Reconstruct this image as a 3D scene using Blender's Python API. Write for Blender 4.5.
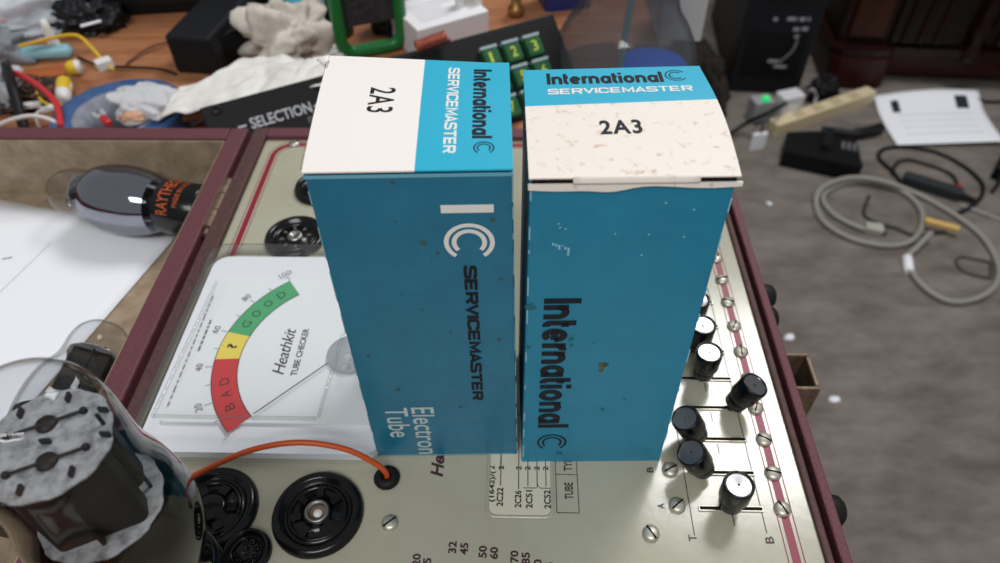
import bpy, math, random
from mathutils import Matrix, Vector, noise
PI = math.pi
R = math.radians
random.seed(7)
for o in list(bpy.data.objects): bpy.data.objects.remove(o)
S = bpy.context.scene
COL = S.collection

# ------------------------------------------------------------------ camera
CF, CP, CR, CH = 712.43, 0.80745, -0.01771, 0.26104      # focal px, pitch, roll, height above the panel
FW = Vector((0, math.cos(CP), -math.sin(CP)))
_up = Vector((0, math.sin(CP), math.cos(CP))); _rt = Vector((1, 0, 0))
RT = _rt * math.cos(CR) + _up * math.sin(CR)
UP = -_rt * math.sin(CR) + _up * math.cos(CR)
cd = bpy.data.cameras.new('camera'); cam = bpy.data.objects.new('camera', cd); COL.objects.link(cam)
cam.matrix_world = Matrix((( RT.x, UP.x, -FW.x, 0), (RT.y, UP.y, -FW.y, 0), (RT.z, UP.z, -FW.z, CH), (0, 0, 0, 1)))
cd.sensor_width = 36; cd.lens = CF / 1000 * 36; cd.clip_start = 0.01; cd.clip_end = 30
cd.dof.use_dof = True; cd.dof.focus_distance = 0.245; cd.dof.aperture_fstop = 13
S.camera = cam

# ------------------------------------------------------------------ light
w = bpy.data.worlds.new('room_light'); S.world = w; w.use_nodes = True
w.node_tree.nodes['Background'].inputs[0].default_value = (0.93, 0.97, 1.0, 1)
w.node_tree.nodes['Background'].inputs[1].default_value = 0.27
def area(name, loc, sx, sy, power, col=(1, 1, 1)):                      # ceiling fixture and added fill strips, shining straight down
    l = bpy.data.lights.new(name, 'AREA'); l.shape = 'RECTANGLE'; l.size = sx; l.size_y = sy; l.energy = power; l.color = col
    o = bpy.data.objects.new(name, l); COL.objects.link(o); o.location = loc; return o
area('ceiling_panel_lamp', (0.76, 1.36, 1.75), 0.60, 0.75, 27)
area('front_fill_lamp', (-0.15, -0.95, 1.75), 1.2, 0.14, 13)  # two fill strips added behind the camera to brighten the carton fronts
area('front_fill_lamp', (-0.15, -1.35, 1.75), 1.2, 0.14, 13)
S.view_settings.view_transform = 'Standard'; S.view_settings.look = 'None'
S.view_settings.gamma = 1; S.view_settings.use_curve_mapping = False
S.view_settings.exposure = 0.22

# ------------------------------------------------------------------ helpers
def lin(c):
    r = []
    for x in c[:3]:
        x /= 255.0
        r.append(x / 12.92 if x <= 0.04045 else ((x + 0.055) / 1.055) ** 2.4)
    return (*r, 1)
MATS = {}
def mat(name, rgb, rough=0.5, metal=0.0, var=None, vscale=60, vlo=0.4, vhi=0.65, bump=0, bscale=300, spec=None, emit=None, stretch=None, coat=0):
    if name in MATS: return MATS[name]
    m = bpy.data.materials.new(name); m.use_nodes = True; MATS[name] = m
    nt = m.node_tree; b = nt.nodes['Principled BSDF']
    b.inputs['Base Color'].default_value = lin(rgb); b.inputs['Roughness'].default_value = rough; b.inputs['Metallic'].default_value = metal
    if spec is not None: b.inputs['Specular IOR Level'].default_value = spec
    if spec is None and max(rgb) < 60: b.inputs['Specular IOR Level'].default_value = 0.22
    if coat: b.inputs['Coat Weight'].default_value = coat; b.inputs['Coat Roughness'].default_value = 0.15
    tc = nt.nodes.new('ShaderNodeTexCoord')
    vec = tc.outputs['Object']
    if stretch:
        mp = nt.nodes.new('ShaderNodeMapping'); mp.inputs['Scale'].default_value = stretch
        nt.links.new(vec, mp.inputs['Vector']); vec = mp.outputs['Vector']
    if var is not None:
        n = nt.nodes.new('ShaderNodeTexNoise'); n.inputs['Scale'].default_value = vscale; n.inputs['Detail'].default_value = 6
        n.inputs['Roughness'].default_value = 0.65
        nt.links.new(vec, n.inputs['Vector'])
        cr = nt.nodes.new('ShaderNodeValToRGB'); cr.color_ramp.elements[0].position = vlo; cr.color_ramp.elements[1].position = vhi
        cr.color_ramp.elements[0].color = lin(rgb); cr.color_ramp.elements[1].color = lin(var)
        nt.links.new(n.outputs['Fac'], cr.inputs['Fac']); nt.links.new(cr.outputs['Color'], b.inputs['Base Color'])
    if bump:
        n2 = nt.nodes.new('ShaderNodeTexNoise'); n2.inputs['Scale'].default_value = bscale; n2.inputs['Detail'].default_value = 4
        nt.links.new(vec, n2.inputs['Vector'])
        bp = nt.nodes.new('ShaderNodeBump'); bp.inputs['Strength'].default_value = bump; bp.inputs['Distance'].default_value = 0.001
        nt.links.new(n2.outputs['Fac'], bp.inputs['Height']); nt.links.new(bp.outputs['Normal'], b.inputs['Normal'])
    if emit:
        b.inputs['Emission Color'].default_value = lin(emit[0]); b.inputs['Emission Strength'].default_value = emit[1]
    return m
def glass(name, tint=(250, 250, 250), rough=0.02, edge=0.75, body=0.0, bodycol=(230, 230, 230), bump=0, bscale=80, blend=0.25):
    """thin clear shell: see-through face-on, reflecting towards its edges"""
    if name in MATS: return MATS[name]
    m = bpy.data.materials.new(name); m.use_nodes = True; MATS[name] = m; nt = m.node_tree
    for n in list(nt.nodes):
        if n.type != 'OUTPUT_MATERIAL': nt.nodes.remove(n)
    out = [n for n in nt.nodes if n.type == 'OUTPUT_MATERIAL'][0]
    tr = nt.nodes.new('ShaderNodeBsdfTransparent'); tr.inputs[0].default_value = lin(tint)
    lw0 = nt.nodes.new('ShaderNodeLayerWeight'); lw0.inputs['Blend'].default_value = 0.5
    ec = nt.nodes.new('ShaderNodeValToRGB'); ec.color_ramp.elements[0].position = 0.55; ec.color_ramp.elements[0].color = lin(tint); ec.color_ramp.elements[1].color = lin([c * 0.62 for c in tint]); nt.links.new(lw0.outputs['Facing'], ec.inputs['Fac']); nt.links.new(ec.outputs['Color'], tr.inputs[0])   # longer way through the wall near the edge
    gl = nt.nodes.new('ShaderNodeBsdfGlossy'); gl.inputs['Roughness'].default_value = rough; gl.inputs[0].default_value = (1, 1, 1, 1)
    lw = nt.nodes.new('ShaderNodeLayerWeight'); lw.inputs['Blend'].default_value = blend
    mr = nt.nodes.new('ShaderNodeMapRange'); mr.inputs['To Min'].default_value = 0.016; mr.inputs['To Max'].default_value = edge
    pw = nt.nodes.new('ShaderNodeMath'); pw.operation = 'POWER'; pw.inputs[1].default_value = 4.0
    nt.links.new(lw.outputs['Facing'], pw.inputs[0]); nt.links.new(pw.outputs[0], mr.inputs['Value'])
    mx = nt.nodes.new('ShaderNodeMixShader'); nt.links.new(mr.outputs[0], mx.inputs[0])
    nt.links.new(tr.outputs[0], mx.inputs[1]); nt.links.new(gl.outputs[0], mx.inputs[2])
    last = mx
    if body:
        df = nt.nodes.new('ShaderNodeBsdfDiffuse'); df.inputs[0].default_value = lin(bodycol)
        m2 = nt.nodes.new('ShaderNodeMixShader'); m2.inputs[0].default_value = body
        nt.links.new(mx.outputs[0], m2.inputs[1]); nt.links.new(df.outputs[0], m2.inputs[2]); last = m2
    if bump:
        tc = nt.nodes.new('ShaderNodeTexCoord'); n2 = nt.nodes.new('ShaderNodeTexNoise'); n2.inputs['Scale'].default_value = bscale
        nt.links.new(tc.outputs['Object'], n2.inputs['Vector'])
        bp = nt.nodes.new('ShaderNodeBump'); bp.inputs['Strength'].default_value = bump; bp.inputs['Distance'].default_value = 0.002
        nt.links.new(n2.outputs['Fac'], bp.inputs['Height']); nt.links.new(bp.outputs['Normal'], gl.inputs['Normal'])
    nt.links.new(last.outputs[0], out.inputs['Surface'])
    return m

def P(px, py, z):
    """the point of the horizontal plane z that the photograph shows at pixel px, py"""
    d = FW + RT * ((px - 500) / CF) - UP * ((py - 281.5) / CF)
    t = (z - CH) / d.z
    return Vector((0, 0, CH)) + d * t

_tc = {}
def text_geo(s, bold=0.0, space=1.0):
    k = (s, bold, space)
    if k in _tc: return _tc[k]
    c = bpy.data.curves.new('t', 'FONT'); c.body = s; c.size = 1; c.offset = bold; c.space_character = space; c.resolution_u = 3; c.fill_mode = 'FRONT'
    o = bpy.data.objects.new('t', c); COL.objects.link(o)
    dg = bpy.context.evaluated_depsgraph_get(); dg.update()
    me = bpy.data.meshes.new_from_object(o.evaluated_get(dg))
    vs = [(v.co.x, v.co.y) for v in me.vertices]; fs = [tuple(p.vertices) for p in me.polygons]
    bpy.data.objects.remove(o); bpy.data.curves.remove(c); bpy.data.meshes.remove(me)
    _tc[k] = (vs, fs); return _tc[k]

def rrect(x0, y0, x1, y1, r, n=5):
    p = []
    for cx, cy, a in ((x1 - r, y1 - r, 0), (x0 + r, y1 - r, 90), (x0 + r, y0 + r, 180), (x1 - r, y0 + r, 270)):
        for i in range(n + 1):
            t = R(a + 90 * i / n); p.append((cx + r * math.cos(t), cy + r * math.sin(t)))
    return p
def spline(pts, n=8):
    pts = [Vector(p) for p in pts]; out = []
    for i in range(len(pts) - 1):
        p0 = pts[max(i - 1, 0)]; p1 = pts[i]; p2 = pts[i + 1]; p3 = pts[min(i + 2, len(pts) - 1)]
        for k in range(n):
            t = k / n
            out.append(0.5 * ((2 * p1) + (p2 - p0) * t + (2 * p0 - 5 * p1 + 4 * p2 - p3) * t * t + (3 * p1 - p0 - 3 * p2 + p3) * t ** 3))
    out.append(pts[-1]); return out

SM = {'S': [[(0.82, 0.72), (0.80, 0.86), (0.70, 0.915), (0.18, 0.915), (0.08, 0.84), (0.08, 0.62), (0.18, 0.545), (0.72, 0.455), (0.82, 0.38), (0.82, 0.16), (0.72, 0.085), (0.16, 0.085), (0.06, 0.16), (0.06, 0.28)]],
      'E': [[(0.82, 0.915), (0.085, 0.915), (0.085, 0.085), (0.82, 0.085)], [(0.085, 0.5), (0.76, 0.5)]],
      'R': [[(0.085, 0), (0.085, 0.915), (0.70, 0.915), (0.81, 0.84), (0.81, 0.56), (0.70, 0.47), (0.085, 0.47)], [(0.50, 0.47), (0.82, 0)]],
      'V': [[(0.04, 1), (0.42, 0.10), (0.80, 1)]], 'I': [[(0.085, 0), (0.085, 1)]],
      'C': [[(0.82, 0.68), (0.80, 0.84), (0.68, 0.915), (0.2, 0.915), (0.085, 0.82), (0.085, 0.18), (0.2, 0.085), (0.68, 0.085), (0.80, 0.16), (0.82, 0.32)]],
      'M': [[(0.085, 0), (0.085, 0.93), (0.50, 0.25), (0.915, 0.93), (0.915, 0)]], 'A': [[(0.04, 0), (0.42, 0.92), (0.80, 0)], [(0.16, 0.28), (0.68, 0.28)]], 'T': [[(0, 0.915), (0.84, 0.915)], [(0.42, 0.915), (0.42, 0)]]}
def sm_word(heavy=0.21):
    """the extended heavy capitals of the carton"""
    P_ = []; x = 0
    for ch in 'SERVICEMASTER':
        w_ = {'I': 0.17, 'M': 1.0}.get(ch, 0.84 if ch in 'VAT' else 0.90)
        for path in SM[ch]: P_.append([(x + a, b) for a, b in path])
        x += w_ + 0.12
    return P_, heavy, x - 0.12
def intl_word():
    """the heavy rounded lower-case word of the carton as stroke paths, unit cap height"""
    W_ = 0.215; P_ = []; x = W_ / 2
    def arc_(cx, cy, rx, ry, a0, a1, n=14): return [(cx + rx * math.cos(R(a0 + (a1 - a0) * i / n)), cy + ry * math.sin(R(a0 + (a1 - a0) * i / n))) for i in range(n + 1)]
    for ch in 'International':
        b = W_ / 2
        if ch in 'Il': P_.append([(x, 0), (x, 1.0)]); x += W_ + 0.058
        elif ch == 'i': P_.append([(x, 0), (x, 0.68)]); P_.append([(x, 0.80), (x, 0.96)]); x += W_ + 0.058
        elif ch == 'n': P_.append([(x, 0), (x, 0.68)]); P_.append([(x, 0.36)] + arc_(x + 0.20, 0.395, 0.20, 0.205, 180, 0) + [(x + 0.40, 0)]); x += 0.40 + W_ + 0.058
        elif ch == 'r': P_.append([(x, 0), (x, 0.68)]); P_.append([(x, 0.36)] + arc_(x + 0.20, 0.395, 0.20, 0.205, 180, 80)); x += 0.23 + 0.05 + b
        elif ch == 't': P_.append([(x, 0.92), (x, 0.22)] + arc_(x + 0.14, 0.22, 0.14, 0.135, 180, 270, 8) + [(x + 0.17, 0.085)]); P_.append([(x - 0.02, 0.615), (x + 0.18, 0.615)]); x += 0.20 + 0.05 + b
        elif ch == 'o': P_.append(arc_(x + 0.21, 0.34, 0.21, 0.255, 0, 360, 28)); x += 0.42 + W_ + 0.052
        elif ch == 'e': P_.append([(x, 0.34), (x + 0.42, 0.34)]); P_.append(arc_(x + 0.21, 0.34, 0.21, 0.255, 0, 318, 26)); x += 0.42 + W_ + 0.052
        elif ch == 'a': P_.append(arc_(x + 0.20, 0.34, 0.20, 0.255, 20, 340, 26)); P_.append([(x + 0.41, 0), (x + 0.41, 0.68)]); x += 0.41 + W_ + 0.058
    return P_, W_, x - W_ / 2 - 0.058
class MB:
    def __init__(s, M=None):
        s.v = []; s.f = []; s.m = []; s.sm = []; s.M = M.copy() if M else Matrix.Identity(4)
    def add(s, vs, fs, m=0, smooth=False):
        b = len(s.v)
        for v in vs: s.v.append(s.M @ Vector(v))
        for f in fs:
            s.f.append([b + i for i in f]); s.m.append(m); s.sm.append(smooth)
        return s
    def box(s, c, d, m=0):
        x, y, z = c; a, b, e = d[0] / 2, d[1] / 2, d[2] / 2
        vs = [(x + i * a, y + j * b, z + k * e) for k in (-1, 1) for j in (-1, 1) for i in (-1, 1)]
        return s.add(vs, [(0, 2, 3, 1), (4, 5, 7, 6), (0, 1, 5, 4), (2, 6, 7, 3), (0, 4, 6, 2), (1, 3, 7, 5)], m)
    def bb(s, x0, y0, z0, x1, y1, z1, m=0):
        return s.box(((x0 + x1) / 2, (y0 + y1) / 2, (z0 + z1) / 2), (x1 - x0, y1 - y0, z1 - z0), m)
    def loft(s, rings, m=0, smooth=False, cap0=True, cap1=True):
        n = len(rings[0]); vs = [v for r in rings for v in r]; fs = []
        for i in range(len(rings) - 1):
            for j in range(n):
                k = (j + 1) % n; fs.append((i * n + j, i * n + k, (i + 1) * n + k, (i + 1) * n + j))
        s.add(vs, fs, m, smooth)
        if cap0: s.add(rings[0], [tuple(reversed(range(n)))], m)
        if cap1: s.add(rings[-1], [tuple(range(n))], m)
        return s
    def prism(s, poly, z0, z1, m=0):
        return s.loft([[(x, y, z0) for x, y in poly], [(x, y, z1) for x, y in poly]], m)
    def lathe(s, prof, seg=32, m=0, smooth=True, a0=0, a1=360):
        full = abs(a1 - a0) >= 360; n = seg if full else seg + 1
        vs = []; fs = []
        for r, z in prof:
            for i in range(n):
                t = R(a0 + (a1 - a0) * i / seg); vs.append((r * math.cos(t), r * math.sin(t), z))
        for k in range(len(prof) - 1):
            for i in range(seg):
                j = (i + 1) % n
                q = (k * n + i, k * n + j, (k + 1) * n + j, (k + 1) * n + i)
                fs.append(q)
        return s.add(vs, fs, m, smooth)
    def at(s, loc, axis=(0, 0, 1), spin=0):
        """a copy of the builder's frame moved to loc with z along axis"""
        q = Vector(axis).to_track_quat('Z', 'Y').to_matrix().to_4x4()
        s.M = Matrix.Translation(Vector(loc)) @ q @ Matrix.Rotation(spin, 4, 'Z'); return s
    def tube(s, pts, r, seg=8, m=0, caps=True, flat=1.0):
        pts = [Vector(p) for p in pts]; rings = []
        t = (pts[1] - pts[0]).normalized(); up = Vector((0, 0, 1))
        if abs(t.dot(up)) > 0.95: up = Vector((0, 1, 0))
        u = t.cross(up).normalized()
        for i, p in enumerate(pts):
            t = (pts[min(i + 1, len(pts) - 1)] - pts[max(i - 1, 0)]).normalized()
            u = (u - t * u.dot(t)).normalized(); w_ = t.cross(u)
            rr = r[i] if isinstance(r, (list, tuple)) else r
            rings.append([p + (u * math.cos(2 * PI * k / seg) + w_ * math.sin(2 * PI * k / seg) * flat) * rr for k in range(seg)])
        return s.loft(rings, m, True, caps, caps)
    def sphere(s, c, r, m=0, seg=16, ring=10):
        old = s.M; s.M = s.M @ Matrix.Translation(Vector(c))
        if not isinstance(r, (tuple, list)): r = (r, r, r)
        s.M = s.M @ Matrix.Diagonal((*r, 1))
        s.lathe([(math.sin(PI * i / ring), -math.cos(PI * i / ring)) for i in range(ring + 1)], seg, m); s.M = old; return s
    def text(s, t, O, ax, up, w_, h, m=0, bold=0.0, space=1.0, shear=0):
        vs, fs = text_geo(t, bold, space)
        x0 = min(v[0] for v in vs); x1 = max(v[0] for v in vs); y0 = min(v[1] for v in vs); y1 = max(v[1] for v in vs)
        O = Vector(O); ax = Vector(ax).normalized(); up = Vector(up).normalized()
        out = []
        for a, b in vs:
            bb = (b - y0) / (y1 - y0); aa = (a - x0) / (x1 - x0)
            out.append(O + ax * (aa * w_ + shear * bb * h) + up * (bb * h))
        nrm = ax.cross(up); fl = []
        return s.add(out, fs, m)
    def ribbon(s, pts, width, nrm, m=0):
        pts = [Vector(p) for p in pts]; nrm = Vector(nrm); L = []
        for i, p in enumerate(pts):
            t = (pts[min(i + 1, len(pts) - 1)] - pts[max(i - 1, 0)]).normalized(); q = nrm.cross(t).normalized() * width / 2
            L += [p - q, p + q]
        return s.add(L, [(2 * i, 2 * i + 2, 2 * i + 3, 2 * i + 1) for i in range(len(pts) - 1)], m)
    def intl(s, O, ax, up, w_, h, m=0, word=None):
        P_, W_, L_ = (word or intl_word)(); O = Vector(O); ax = Vector(ax).normalized(); up = Vector(up).normalized()
        for path in P_:
            vs = []; n = len(path); closed = (Vector(path[0]) - Vector(path[-1])).length < 1e-6
            for i, p in enumerate(path):
                p0 = path[i - 1] if i else (path[-2] if closed else p); p1 = path[i + 1] if i < n - 1 else (path[1] if closed else p)
                t = (Vector(p1) - Vector(p0)).normalized(); c_ = 1.0
                if (Vector(p1) - Vector(p)).length > 1e-6 and (Vector(p) - Vector(p0)).length > 1e-6:
                    ta = (Vector(p) - Vector(p0)).normalized(); tb = (Vector(p1) - Vector(p)).normalized(); t = (ta + tb).normalized(); c_ = 1 / max(0.5, t.dot(tb))
                q = Vector((-t.y, t.x)) * W_ / 2 * c_
                for sg in (-1, 1):
                    a, b = p[0] + sg * q.x, p[1] + sg * q.y; vs.append(O + ax * (a / L_ * w_) + up * (b * h))
            s.add(vs, [(2 * i, 2 * i + 2, 2 * i + 3, 2 * i + 1) for i in range(n - 1)], m)
        return s
    def arc(s, C, ax, up, r, width, a0, a1, m=0, n=28):
        C = Vector(C); ax = Vector(ax).normalized(); up = Vector(up).normalized(); vs = []
        for i in range(n + 1):
            t = R(a0 + (a1 - a0) * i / n)
            for q in (r - width / 2, r + width / 2): vs.append(C + ax * (q * math.cos(t)) + up * (q * math.sin(t)))
        return s.add(vs, [(2 * i, 2 * i + 1, 2 * i + 3, 2 * i + 2) for i in range(n)], m)
    def grid(s, fn, nu, nv, m=0, smooth=True):
        vs = [fn(i / nu, j / nv) for j in range(nv + 1) for i in range(nu + 1)]
        fs = [(j * (nu + 1) + i, j * (nu + 1) + i + 1, (j + 1) * (nu + 1) + i + 1, (j + 1) * (nu + 1) + i) for j in range(nv) for i in range(nu)]
        return s.add(vs, fs, m, smooth)
    def build(s, name, mats, parent=None, bevel=0, solid=0, origin=None, label=None, sub=0, seg=2):
        me = bpy.data.meshes.new(name)
        vs = [v - Vector(origin) for v in s.v] if origin is not None else s.v
        me.from_pydata([tuple(v) for v in vs], [], s.f)
        if not isinstance(mats, (list, tuple)): mats = [mats]
        for m in mats: me.materials.append(m)
        for p, mi, sm in zip(me.polygons, s.m, s.sm): p.material_index = mi; p.use_smooth = sm
        me.validate(); me.update()
        o = bpy.data.objects.new(name, me); COL.objects.link(o)
        if parent: o.parent = parent
        if origin is not None: o.location = origin
        if solid: q = o.modifiers.new('solid', 'SOLIDIFY'); q.thickness = solid; q.offset = 0
        if bevel: q = o.modifiers.new('bevel', 'BEVEL'); q.width = bevel; q.segments = seg; q.limit_method = 'ANGLE'; q.angle_limit = R(40)
        if sub: q = o.modifiers.new('sub', 'SUBSURF'); q.levels = sub; q.render_levels = sub
        if label: o['label'] = label
        return o
def tag(o, label, cat, group=None, kind=None):
    o['label'] = label; o['category'] = cat
    if group: o['group'] = group
    if kind: o['kind'] = kind
    return o
def thing(name, label, cat, loc=(0, 0, 0), rz=0, group=None):
    o = bpy.data.objects.new(name, None); COL.objects.link(o); o.location = loc; o.rotation_euler = (0, 0, rz); o.empty_display_size = 0.02
    return tag(o, label, cat, group)
def struct(o): o['kind'] = 'structure'; return o
def copy_tree(o, parent=None):
    c = o.copy(); COL.objects.link(c)
    if parent: c.parent = parent
    for ch in list(o.children): copy_tree(ch, c)
    return c
def crumple(mb, c, size, seed=0, amp=0.35, freq=2.2, n=40, m=0, flatbottom=True, smooth=True, soft=False):
    """a heap of crumpled sheet: a squashed ball folded by ridged noise"""
    off = Vector((seed * 13.7, seed * 7.1, seed * 3.3)); vs = []; fs = []; nr = n // 2
    for j in range(nr + 1):
        ph = PI * j / nr
        for i in range(n):
            th = 2 * PI * i / n
            d = Vector((math.sin(ph) * math.cos(th), math.sin(ph) * math.sin(th), math.cos(ph)))
            q = d * freq + off
            k = 1 - amp * abs(noise.noise(q)) * 2 + amp * 0.5 * noise.noise(q * 2.1) - amp * 0.16 * abs(noise.noise(q * 4.3))
            if soft: k = 0.80 + amp * 0.9 * abs(noise.noise(q)) + amp * 0.35 * noise.noise(q * 0.7 + Vector((3, 1, 2))) - amp * 0.22 * abs(noise.noise(q * 2.6)) + amp * 0.05 * noise.noise(q * 6)
            p = Vector((d.x * size[0], d.y * size[1], d.z * size[2])) * k
            if flatbottom and p.z < -size[2] * 0.45: p.z = -size[2] * 0.45
            vs.append(Vector(c) + p + Vector((0, 0, size[2] * 0.45)))
    for j in range(nr):
        for i in range(n):
            k = (i + 1) % n; fs.append((j * n + i, (j + 1) * n + i, (j + 1) * n + k, j * n + k))
    return mb.add(vs, fs, m, smooth)

DESK = -0.07; FLOOR = -0.76
YC = -0.03757                                            # the case is turned a little

# ------------------------------------------------------------------ materials
M_floor = mat('carpet', (92, 83, 77), 0.95, var=(126, 118, 111), vscale=10, vlo=0.32, vhi=0.68, bump=0.8, bscale=260, stretch=(1, 2.2, 1))
M_desk = mat('desk_wood', (150, 96, 62), 0.45, var=(176, 120, 84), vscale=12, stretch=(1, 9, 1))
M_mar = mat('maroon_leatherette', (104, 55, 62), 0.55, var=(80, 40, 46), vscale=900, vlo=0.4, vhi=0.7, bump=0.5, bscale=1500)
M_mard = mat('maroon_edge_worn', (84, 52, 50), 0.65, var=(56, 38, 34), vscale=300, vlo=0.4, vhi=0.7, bump=0.3, bscale=900)
M_dark = mat('shadow_black', (20, 15, 15), 0.9)  # plain black that paints the shade into slots, grooves and gaps
M_lining = mat('tan_lining', (164, 145, 120), 0.85, var=(128, 110, 90), vscale=90, vlo=0.35, vhi=0.7, bump=0.2, bscale=500)
M_panel = mat('cream_enamel', (170, 167, 147), 0.17, var=(160, 156, 136), vscale=25, vlo=0.4, vhi=0.75, bump=0.03, bscale=250, spec=0.6)
M_red = mat('panel_red_print', (132, 24, 50), 0.45)
M_ink = mat('panel_dark_ink', (62, 30, 40), 0.5)
M_blackink = mat('black_ink', (30, 28, 30), 0.55)
M_bak = mat('black_bakelite', (12, 12, 14), 0.2, spec=0.35)
M_bakm = mat('black_rubber', (22, 21, 22), 0.55)
M_nick = mat('nickel_metal', (192, 188, 174), 0.4, metal=0.7)
M_steel = mat('dull_steel', (150, 148, 142), 0.4, metal=1.0)
M_white = mat('white_paper', (236, 237, 242), 0.75)
M_wp = mat('white_plastic', (225, 225, 222), 0.4)

# ------------------------------------------------------------------ the setting
struct(MB().bb(-2.2, -1.2, FLOOR - 0.05, 3.0, 2.9, FLOOR).build('floor', M_floor))
struct(MB().bb(-2.2, 2.9, FLOOR, 3.0, 2.98, 1.9).build('wall_back', mat('wall_paint', (176, 170, 160), 0.85)))

# desk
desk = thing('desk', 'brown wooden desk carrying the tube tester and the clutter', 'desk', (-0.5, 0.35, FLOOR))
def dl(x, y, z): return (x + 0.5, y - 0.35, z - FLOOR)
mb = MB(); mb.bb(*dl(-1.25, -0.3, DESK - 0.03), *dl(0.155, 1.05, DESK)); mb.build('desktop', M_desk, desk, bevel=0.003)
for x in (-1.2, 0.09):
    for y in (-0.25, 0.99):
        MB().bb(*dl(x - 0.025, y - 0.025, FLOOR), *dl(x + 0.025, y + 0.025, DESK - 0.03)).build('leg', M_desk, desk)

# ------------------------------------------------------------------ tube tester case (local frame: x right, y away, z up from the panel)
C0 = Vector((-0.02, 0.18, DESK))
case = thing('tube_tester', 'open maroon suitcase tube tester with cream panel, meter and rows of lever knobs', 'tube tester',
             Matrix.Rotation(YC, 3, 'Z') @ C0, YC)
TC = Matrix.Translation(-C0)
def cm(): return MB(TC)
def cat_(x, y, z, axis=(0, 0, 1), spin=0):
    b = MB(); b.at((x - C0.x, y - C0.y, z - C0.z), axis, spin); return b
Y0, Y1 = -0.03, 0.371; XL, XR = -0.1593, 0.1132
mb = cm()
mb.bb(-0.1684, Y0 - 0.008, DESK, XL, Y1 + 0.009, 0.0035, 1)                # left wall
mb.bb(XL, Y1, DESK, 0.1222, Y1 + 0.009, 0.0035, 0)                         # back wall
mb.bb(XL, Y0 - 0.009, DESK, 0.1222, Y0, 0.0035, 0)
mb.bb(XR, Y0, DESK, 0.1162, Y1, 0.0018, 1)                                 # right: inner strip, groove, outer wall
mb.bb(0.1162, Y0, DESK, 0.1180, Y1, -0.006, 2)
mb.bb(0.1180, Y0, DESK, 0.1222, Y1, 0.0032, 0)
mb.bb(XL, Y0, DESK, XR, Y1, DESK + 0.006, 1)
mb.build('case_body', [M_mar, M_mard, M_dark], case, bevel=0.0009)

# panel with its printing
mb = cm(); mb.bb(XL, Y0, -0.003, XR, Y1, 0)
Z1 = 0.00012
def stripe(inset_l, inset_r, inset_b, wd, m, r):
    x0, x1, y0, y1 = XL + inset_l, XR - inset_r, Y0 + 0.012, Y1 - inset_b
    pts = rrect(x0, y0, x1, y1, r, 8); pts.append(pts[0])
    mb.ribbon([(a, b, Z1) for a, b in pts], wd, (0, 0, 1), m)
stripe(0.0078, 0.0102, 0.0046, 0.0031, 1, 0.012)
stripe(0.0050, 0.0072, 0.0020, 0.0004, 1, 0.014)
stripe(0.0106, 0.0132, 0.0072, 0.0004, 1, 0.010)
def ptext(t, x, y, w_, h, m=2, bold=0.02):
    """panel printing reads away from the camera, letter tops to the left; x = letter foot, y = start"""
    mb.text(t, (x, y, Z1), (0, 1, 0), (-1, 0, 0), w_, h, m, bold)
for t, x, y in (('32', -0.0222, 0.1095), ('45', -0.0178, 0.1090), ('50', -0.0108, 0.1080), ('60', -0.0066, 0.1076), ('70', 0.0010, 0.1064), ('85', 0.0052, 0.1058),
                ('25', -0.0312, 0.1030), ('20', -0.0352, 0.1045), ('100', 0.0096, 0.1010), ('115', 0.0138, 0.1000)):
    ptext(t, x, y, 0.0046 * len(t) / 2, 0.0031, 2, 0.03)
mb.text('Heathkit', (-0.0296, 0.1405, Z1), (0, 1, 0), (-1, 0, 0), 0.026, 0.0052, 2, 0.03, 0.95, 0.3)
ptext('TUBE', 0.0224, 0.1318, 0.0072, 0.0034); ptext('TYPE', 0.0224, 0.1440, 0.0072, 0.0034)
for a, b, c_, d_ in ((0.0157, 0.1262, 0.0157, 0.175), (0.0243, 0.1262, 0.0243, 0.175), (0.0157, 0.1262, 0.0243, 0.1262), (0.0157, 0.1425, 0.0243, 0.1425)):
    mb.ribbon([(a, b, Z1), (c_, d_, Z1)], 0.0003, (0, 0, 1), 2)
ptext('B', 0.0550, 0.1440, 0.0024, 0.0026); ptext('B', 0.0965, 0.1155, 0.0028, 0.0032); ptext('T', 0.0678, 0.1158, 0.0026, 0.0030)
ptext('A', 0.0575, 0.1285, 0.0024, 0.0028)
ROWS = [0.1290, 0.1443, 0.1597, 0.1752, 0.1905, 0.2058, 0.2212, 0.2365, 0.2518, 0.2671, 0.2824]
for x, y0 in ((0.0672, 0.118), (0.0945, 0.1195)):
    mb.ribbon([(x, y0, Z1), (x, 0.295, Z1)], 0.00035, (0, 0, 1), 2)
LEV = [0.0, -1, -1, 1, 0.0, 0.0, 0.0, 0, 0, 0, 0]
for y, k in zip(ROWS, LEV):
    mb.ribbon([(0.083, y - 0.0068, Z1), (0.083, y - 0.002, Z1)], 0.0004, (0, 0, 1), 2)
mb.arc((-0.0005, 0.075, Z1), (1, 0, 0), (0, 1, 0), 0.028, 0.0003, 20, 160, 2)
panel = mb.build('panel', [M_panel, M_red, M_ink], case)

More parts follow.
